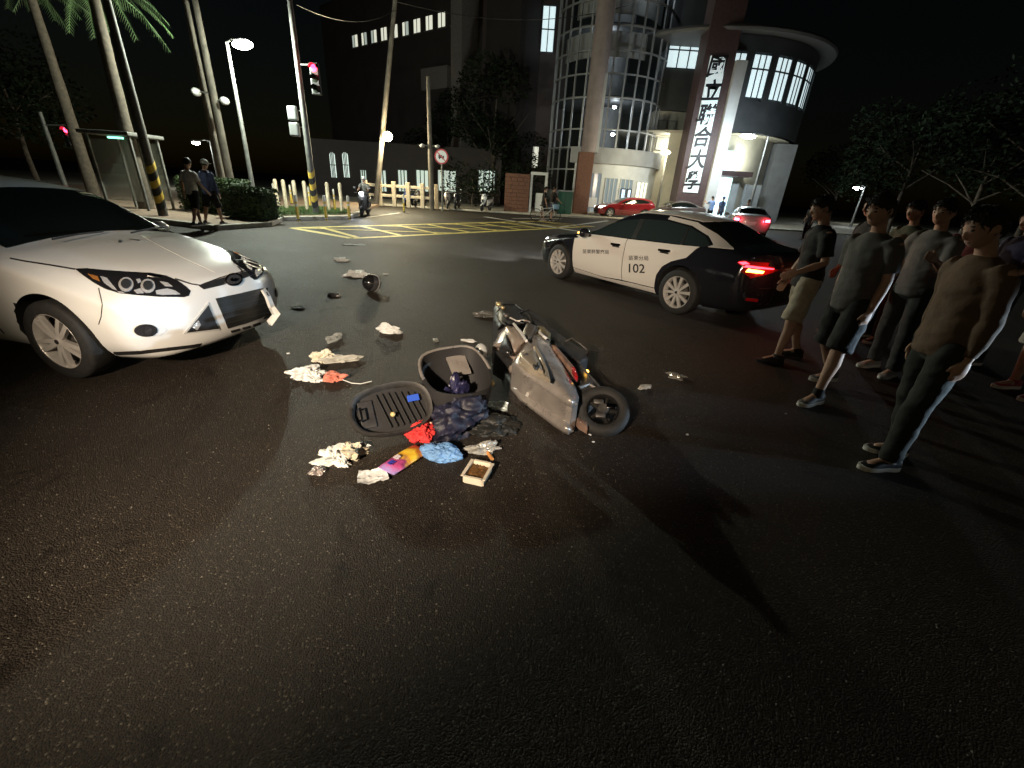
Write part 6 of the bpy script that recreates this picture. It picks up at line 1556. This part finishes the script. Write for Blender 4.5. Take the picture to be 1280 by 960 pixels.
# crumpled tissues and wrappers
WRAP = mat('white_wrapper', (.68, .70, .68), .55, var=.15, vscale=30, bump=.3, bscale=90); WRAPT = mat('tan_wrapper', (.55, .50, .38), .5, var=.35, vscale=12, bump=.3, bscale=90)
crumple('wrapper', 'spiky crumpled white wrapper with torn corners', 'wrapper', 416, 573, (.10, .065), .08, WRAP, 25, 51, 1.1, 25)
crumple('wrapper', 'small torn white wrapper folded against the spiky one', 'wrapper', 428, 577, (.07, .035), .06, WRAP, -40, 52, .9, 25)
crumple('wrapper', 'white and tan crumpled wrapper behind the spiky one', 'wrapper', 441, 566, (.085, .075), .09, WRAPT, 50, 53, .9, 25)
crumple('wrapper', 'thin white twisted wrapper leaning on the tan one', 'wrapper', 446, 559, (.07, .03), .06, WRAP, 15, 54, .8, 25)
crumple('foil_packet', 'small silvery foil packet left of the wrappers', 'packet', 397, 588, (.045, .035), .045, mat('foil_packet', (.42, .38, .36), .3, metal=.5, var=.3, vscale=40), 12, 55, .5, 20)
sheet_c('tissue', 'square white tissue beside the colourful snack packet', 'tissue', 466, 597, .17, .14, PAPER, 20, 20, .018, 14, curl=.02)
# snack packet
pc = at(506, 575, .02); t = thing('snack_packet', 'shiny yellow and purple snack packet lying on the road', 'snack packet', (pc.x, pc.y, 0), radians(60))
def packet_mat():
    m = bpy.data.materials.new('packet_print'); m.use_nodes = True; nt = m.node_tree; bs = nt.nodes['Principled BSDF']; bs.inputs['Roughness'].default_value = .28
    tc = nt.nodes.new('ShaderNodeTexCoord'); sx = nt.nodes.new('ShaderNodeSeparateXYZ'); nt.links.new(tc.outputs['Object'], sx.inputs[0])
    n = nt.nodes.new('ShaderNodeTexNoise'); n.inputs['Scale'].default_value = 22; nt.links.new(tc.outputs['Object'], n.inputs['Vector'])
    ad = nt.nodes.new('ShaderNodeMath'); ad.operation = 'MULTIPLY_ADD'; ad.inputs[1].default_value = .12; nt.links.new(n.outputs[0], ad.inputs[0]); nt.links.new(sx.outputs[0], ad.inputs[2])
    mr = nt.nodes.new('ShaderNodeMapRange'); mr.inputs[1].default_value = -.10; mr.inputs[2].default_value = .23; nt.links.new(ad.outputs[0], mr.inputs[0])
    r = nt.nodes.new('ShaderNodeValToRGB'); e = r.color_ramp.elements; e[0].color = (.30, .22, .50, 1); e[1].color = (.30, .10, .02, 1)
    for ps, c in ((.18, (.55, .08, .25, 1)), (.32, (.18, .03, .10, 1)), (.46, (.75, .42, .03, 1)), (.62, (.80, .55, .05, 1)), (.75, (.45, .14, .02, 1))): k = e.new(ps); k.color = c
    nt.links.new(mr.outputs[0], r.inputs[0]); nt.links.new(r.outputs[0], bs.inputs['Base Color']); return m
rg = []
for i in range(15):
    u = i / 14; hh = .034 * (sin(pi * u) ** .5) + .003; ww = .068 + .006 * mnoise.noise(V((u * 6, 2, 1)))
    rg.append([(-.16 + .32 * u, ww * cos(a) * (1 + .06 * mnoise.noise(V((u * 5, a, 3)))), .028 + hh * sin(a) * (1 + .35 * mnoise.noise(V((u * 7, a * 2, 5))))) for a in [2 * pi * k / 16 for k in range(16)]])
smooth_loft(rg, 'packet', packet_mat(), t, True, 35)
for ch, x in (('E', -.115), ('B', -.065)):
    vs_, fs_ = text_mesh(ch, .07, bold=.004); b = MB(); b.add([(x + y_ * .8, -x_ * 1., .0665 + .012 * (x > -.09)) for x_, y_, _ in vs_], fs_); b.build('lettering', mat('packet_ink', (.05, .06, .45), .4) if ch == 'E' else mat('packet_white', (.7, .65, .7), .4), t)
crumple('red_cloth', 'bright red crumpled cloth between the seat and the blue cloth', 'cloth', 526, 545, (.11, .10), .13, mat('red_cloth', (.60, .03, .03), .8, var=.3, vscale=14, bump=.3), 0, 21, .45, 60)
crumple('plastic_bag', 'skin-coloured twisted wrapper emerging from the red cloth', 'bag', 541, 540, (.08, .04), .11, mat('peach_film', (.62, .40, .30), .5), 10, 22, sub=3)
crumple('blue_cloth', 'light blue folded cloth in front of the navy jacket', 'cloth', 552, 569, (.135, .085), .11, mat('blue_cloth', (.14, .30, .58), .7, var=.3, vscale=10, bump=.3), -5, 23, .38, 60)
crumple('plastic_bag', 'white plastic bag tangled on top of the red cloth', 'bag', 523, 527, (.15, .10), .20, PLAS, 10, 24)
crumple('plastic_bag', 'pale green-white bag against the upturned seat', 'bag', 510, 520, (.06, .09), .20, mat('mint_film', (.58, .62, .54), .4, var=.1, vscale=14), 30, 25)
crumple('jacket', 'crumpled dark navy jacket spilling from the storage bucket', 'jacket', 572, 533, (.24, .19), .30, mat('navy_jacket', (.008, .009, .026), .6, var=.5, vscale=7, bump=.4, bscale=25), 30, 26, .55, 70)
crumple('jacket', 'purple-blue crumpled raincoat on top of the navy jacket', 'raincoat', 570, 515, (.15, .09), .34, mat('purple_rain', (.02, .02, .065), .4, var=.5, vscale=8, bump=.4, bscale=25), 50, 27, .6, 60)
crumple('black_bag', 'black nylon bag lying between the jacket and the scooter', 'bag', 615, 535, (.20, .15), .12, mat('black_nylon', (.014, .015, .014), .6, var=.3, vscale=10), 15, 28, .4, 60)
sheet_c('plastic_sheet', 'creased clear plastic sheet under the scooter', 'plastic sheet', 612, 507, .30, .12, mat('sheet_film', (.45, .52, .52), .2, spec=.8), -12, 29, .05)
crumple('plastic_bag', 'white and grey crumpled wrapper beside the open food tray', 'wrapper', 603, 561, (.12, .06), .06, mat('silver_film', (.5, .5, .47), .25, metal=.3, var=.2), 20, 30)
t = thing('food_tray', 'open white cardboard tray holding brown food', 'food tray', (at(597, 596).x, at(597, 596).y, 0), radians(-14))
W_, D_, H_ = .125, .165, .05; CARD = mat('white_card', (.68, .62, .50), .7, var=.08, vscale=30)
for (cx, cy, dx, dy) in ((-W_ / 2, 0, .008, D_), (W_ / 2, 0, .008, D_), (0, -D_ / 2, W_ - .008, .008), (0, D_ / 2, W_ - .008, .008)):
    b = MB(); b.rbox((cx, cy, H_ / 2 + .002), (dx, dy, H_), .002, 1); b.build('tray_side', CARD, t)
for (cx, cy, dx, dy) in ((-W_ / 2 - .006, 0, .02, D_ + .02), (W_ / 2 + .006, 0, .02, D_ + .02), (0, -D_ / 2 - .006, W_ - .012, .02), (0, D_ / 2 + .006, W_ - .012, .02)):
    b = MB(); b.rbox((cx, cy, H_ + .005), (dx, dy, .006), .002, 1); b.build('tray_rim', CARD, t)
b = MB(); b.rbox((0, 0, .004), (W_ - .01, D_ - .01, .006), .001, 1); b.build('tray_base', CARD, t)
b = MB(); vs_ = []; n = 12
for i in range(n + 1):
    for j in range(n + 1): u, v = i / n - .5, j / n - .5; vs_.append((u * (W_ - .012), v * (D_ - .012), .034 + .012 * mnoise.noise(V((u * 9, v * 9, 2)))))
b.add(vs_, [(i * (n + 1) + j, (i + 1) * (n + 1) + j, (i + 1) * (n + 1) + j + 1, i * (n + 1) + j + 1) for i in range(n) for j in range(n)]); b.build('food', mat('brown_food', (.20, .10, .035), .5, var=.6, vscale=45, bump=.5, bscale=80), t, 60)
b = MB(); p = at(612, 570, .01); b.tube([(p.x - .02, p.y + .05, .012), (p.x + .02, p.y - .04, .012)], .013, 10); tag(b.build('orange_stub', mat('orange_stub', (.55, .25, .08), .6), None, 40), 'short orange tube between the wrapper and the food tray', 'debris')
b = MB(); p = at(633, 530, .02); b.sphere((0, 0, .02), (.035, .03, .02), 12, 8); t = b.build('red_tag', mat('red_plastic', (.5, .03, .04), .35), None, 0, (p.x, p.y, 0)); tag(t, 'small red plastic keyring with a white strap', 'keyring')
b = MB(); b.tube([(0, -.02, .025), (.0, -.06, .012), (-.02, -.1, .01)], .006, 6); b.build('strap', PAPER, t)
crumple('plastic_shard', 'small reddish broken lens piece in front of the scooter', 'debris', 681, 518, (.03, .018), .02, mat('red_bit', (.5, .2, .17), .3), 20, 33, sub=2)
crumple('plastic_shard', 'long clear broken lens piece right of the scooter wheel', 'debris', 806, 483, (.09, .04), .04, mat('lens_bit', (.42, .40, .35), .2, spec=.8), 35, 34, sub=3)
t = crumple('broken_mirror', 'broken mirror head with its stem right of the scooter', 'mirror', 844, 469, (.10, .075), .05, mat('mirror_bit', (.45, .43, .38), .2, metal=.5), -30, 35, sub=3)
b = MB(); b.tube([(.06, -.02, .02), (.17, -.03, .015)], .006, 6); b.build('stem', BLKPL, t)
for i, (x, y, s_) in enumerate(((742, 550, .012), (860, 541, .015), (983, 515, .012), (738, 541, .014))): crumple('white_chip', ('tiny white chip just below the scooter wheel', 'small white chip on the road right of the scooter', 'tiny white chip near the walking feet', 'small brown chip touching the scooter wheel')[i], 'debris', x, y, (s_, s_ * .7), s_, PAPER, 0, 40 + i, sub=2)
# loose aggregate on the asphalt
gm = MB()
for _ in range(1500):
    x = random.gauss(0, 1.6); y = random.uniform(.4, 5)
    s_ = random.uniform(.002, .005); gm.add([(x - s_, y - s_, 0), (x + s_, y - s_ * .8, 0), (x + s_ * .7, y + s_, 0), (x - s_ * .8, y + s_ * .8, 0), (x, y, s_ * 1.2)], [(0, 1, 4), (1, 2, 4), (2, 3, 4), (3, 0, 4)])
tag(gm.build('grit', mat('grit', (.13, .12, .10), .6, var=.5, vscale=30)), 'loose grit scattered over the asphalt', 'grit', kind='stuff')
# ------------------------------------------------------------------ vehicles farther off
rcar = Car('red_car', 'red hatchback with its headlamps lit in front of the building', (6.3, 35.0), radians(188), HATCH, PAINT_R, 2.65, track=.80, wr=.32, arch=.37)
rcar.wheels('five', .2); windscreen(rcar, .72, .985, 1.055, .565, 1.34, 1.385); rcar.patch('side_window', SIDEW, GLASSD, .005, .05, frame=SIDE())
rcar.patch('headlamp', [(.80, .66), (.50, .62), (.55, .72), (.80, .78)], WHITEON, .01, .05, frame=FRONT()); rcar.patch('headlamp_side', [(.52, .70), (.2, .80), (.25, .85), (.55, .78)], CLEARL, .006, .05, frame=SIDE())
rcar.patch('lower_grille', [(-.6, .28), (.6, .28), (.5, .55), (-.5, .55)], BLKPL, .006, .1, None, False, frame=FRONT()); mirrors(rcar, -1.0, .9, .97, PAINT_R)
dcar = Car('parked_sedan', 'dark brown sedan parked between the red car and the sign tower', (9.9, 35.4), radians(186), SEDAN, PAINT_D, 2.7, track=.80, wr=.32, arch=.37)
dcar.wheels('five', .2); windscreen(dcar, .70, .93, 1.03, .54, 1.29, 1.355); dcar.patch('side_window', PSIDE, GLASSD, .005, .06, frame=SIDE()); mirrors(dcar, -.9, .9, .97, PAINT_D)
dcar.patch('headlamp', [(.80, .66), (.50, .62), (.55, .70), (.80, .76)], CLEARL, .01, .05, frame=FRONT())
scar = Car('silver_sedan', 'silver sedan with glowing red tail lamps driving away past the crowd', (12.6, 26.4), radians(70), SEDAN, PAINT_S, 2.7, track=.80, wr=.32, arch=.37)
scar.wheels('five', .2); windscreen(scar, .70, .93, 1.03, .54, 1.29, 1.355); windscreen(scar, .62, 1.10, 1.11, .53, 1.31, 1.375, True, 'rear_window'); scar.patch('side_window', PSIDE, GLASSD, .005, .06, frame=SIDE()); mirrors(scar, -.9, .9, .97, PAINT_S)
tl = scar.patch('tail_lamp', [(.84, .74), (.52, .74), (.52, .92), (.82, .94)], REDLENS, .006, .05, frame=REAR())
scar.patch('brake_lens', [(.80, .77), (.58, .77), (.58, .89), (.79, .90)], glow('brake_lit', (1., .05, .08), 22), .014, .05, tl, frame=REAR())
scar.patch('number_plate', [(-.19, .60), (.19, .60), (.19, .76), (-.19, .76)], MATS['plate_white'], .012, .1, None, False, frame=REAR())
for sd in (-1, 1): lamp('brake_glow', 'POINT', (-4.05, sd * .66, .84), 10, (1, .05, .08), .05, scar.root)
for sd in (-1, 1): lamp('tail_glow', 'POINT', (-4.02, sd * .62, .82), 2.2, (1, .14, .06), .05, pcar.root)
# parked scooters by the fence and the gate wall
for i, (x, Y, rz, lab, col) in enumerate(((612, 31.9, 250, 'black and white scooter parked beside the brown gate wall', mat('scooter_white', (.5, .52, .55), .3, coat=.6)), (516, 32.2, 262, 'dark blue scooter parked behind the rail fence', mat('scooter_navy', (.03, .05, .16), .3, coat=.6)), (530, 32.4, 256, 'dark grey scooter parked next to the dark blue one', mat('scooter_dark', (.05, .05, .055), .3, coat=.6)), (559, 32.1, 280, 'silver scooter parked right of the prohibition sign', SILV), (573, 32.3, 268, 'black scooter parked next to the silver one', PAINT_K))):
    q = aty(x, 262, Y); scooter('parked_scooter', lab, col, None, (q.x, Y, .05), radians(rz), 'scooters parked along the plaza')
# motor scooter with rider coming out of the side road, headlamp on
q = at(448, 272); mr_ = scooter('ridden_scooter', 'scooter with a dazzling headlamp waiting beside the rail fence', mat('scooter_grey', (.12, .12, .12), .35, coat=.5), None, (q.x - .2, q.y + 1.9, 0), radians(-83))
b = MB(); b.sphere((1.09, 0, .975), (.03, .1, .07), 14, 8); b.build('headlamp_glow', glow('scooter_lamp_lit', (.9, .95, 1.), 40), mr_, 0)
lamp('headlamp_beam', 'SPOT', (1.2, 0, .97), 120, (.85, .92, 1.), .05, mr_, (6, 0, 0), 60, .7)
person('helmeted rider sitting on the scooter with the dazzling headlamp', (q.x - .2 + .02, q.y + 1.9 - .25), -83, dict(lv=1, h=1.68, shirt=GREYC, pants=BLACKC, low='trousers', legs=((82, 75, 8), (82, 75, 8)), arms=((45, 10, 30), (45, 10, 30)), hipz=.88, cap=cloth('helmet_white', (.6, .6, .6)), z=0))
# bicycle next to the students
q = at(683, 277); bt = thing('bicycle', 'white city bicycle held by the two students', 'bicycle', (q.x - .1, q.y - .25, 0), radians(4)); FRM = mat('bike_white', (.6, .6, .58), .4)
for x in (-.52, .52):
    wv = bpy.data.objects.new('wheel', None); COL.objects.link(wv); wv.parent = bt; wv.location = (x, 0, .33)
    M = Matrix.Rotation(pi / 2, 4, 'X'); b = MB(); b.lathe([(.31, -.015), (.33, 0), (.31, .015), (.295, 0), (.31, -.015)], 32, M=M); b.build('tyre', RUBBER, wv, 40)
    b = MB()
    for k in range(10): a = pi * k / 10; b.cyl((cos(a) * .3, .004 * (k % 2), sin(a) * .3), (-cos(a) * .3, -.004 * (k % 2), -sin(a) * .3), .003, n=4)
    tag(b.build('spokes', CHROME, wv), kind='stuff')
for a, c_, r_ in (((-.52, 0, .33), (-.08, 0, .30), .014), ((-.08, 0, .30), (-.2, 0, .78), .016), ((-.08, 0, .30), (.36, 0, .66), .018), ((-.17, 0, .66), (.36, 0, .74), .016), ((.52, 0, .33), (.34, 0, .92), .015), ((-.52, 0, .33), (-.17, 0, .66), .012)):
    b = MB(); b.cyl(a, c_, r_, n=8); b.build('frame_tube', FRM, bt, 40)
b = MB(); b.tube([(.25, .25, .98), (.34, .1, .98), (.34, -.1, .98), (.25, -.25, .98)], .013, 8); b.build('handlebar', CHROME, bt, 40)
b = MB(); b.sphere((-.22, 0, .83), (.14, .08, .04), 12, 6); b.build('saddle', BLKPL, bt, 0)
b = MB(); b.rbox((.55, 0, .80), (.3, .32, .24), .03, 2); b.build('basket', mat('basket_blue', (.2, .35, .5), .5), bt, 40)
# ------------------------------------------------------------------ light sources outside the frame that light the road
fl_ = street_lamp('warm street lamp standing behind the photographer', (-2.0, -2.9, 3.3), (-.9, -.5), LAMPY, 0, (1., .74, .50))
lamp('lamp_light', 'SPOT', (.9, .5, 2.95), 5000, (1., .79, .58), .14, fl_, (2.1, 10.6, .1), 53, 1.)
ocar = Car('waiting_sedan', 'dark sedan with cool headlamps waiting to the right of the crowd', (8.8, 2.1), radians(172), SEDAN, PAINT_D, 2.8, track=.81, wr=.33, arch=.38)
ocar.wheels('five', .2); windscreen(ocar, .70, .93, 1.03, .54, 1.29, 1.355); ocar.patch('side_window', PSIDE, GLASSD, .005, .08, frame=SIDE()); mirrors(ocar, -.9, .9, .97, PAINT_D)
ocar.patch('headlamp', [(.80, .66), (.50, .62), (.55, .70), (.80, .76)], WHITEON, .01, .05, frame=FRONT())
for sd in (-1, 1): lamp('headlamp_beam', 'SPOT', (.88, sd * .64, .69), 2100, (.60, .81, 1.), .05, ocar.root, (12, sd * .3 + .2, .62), 15, .9)
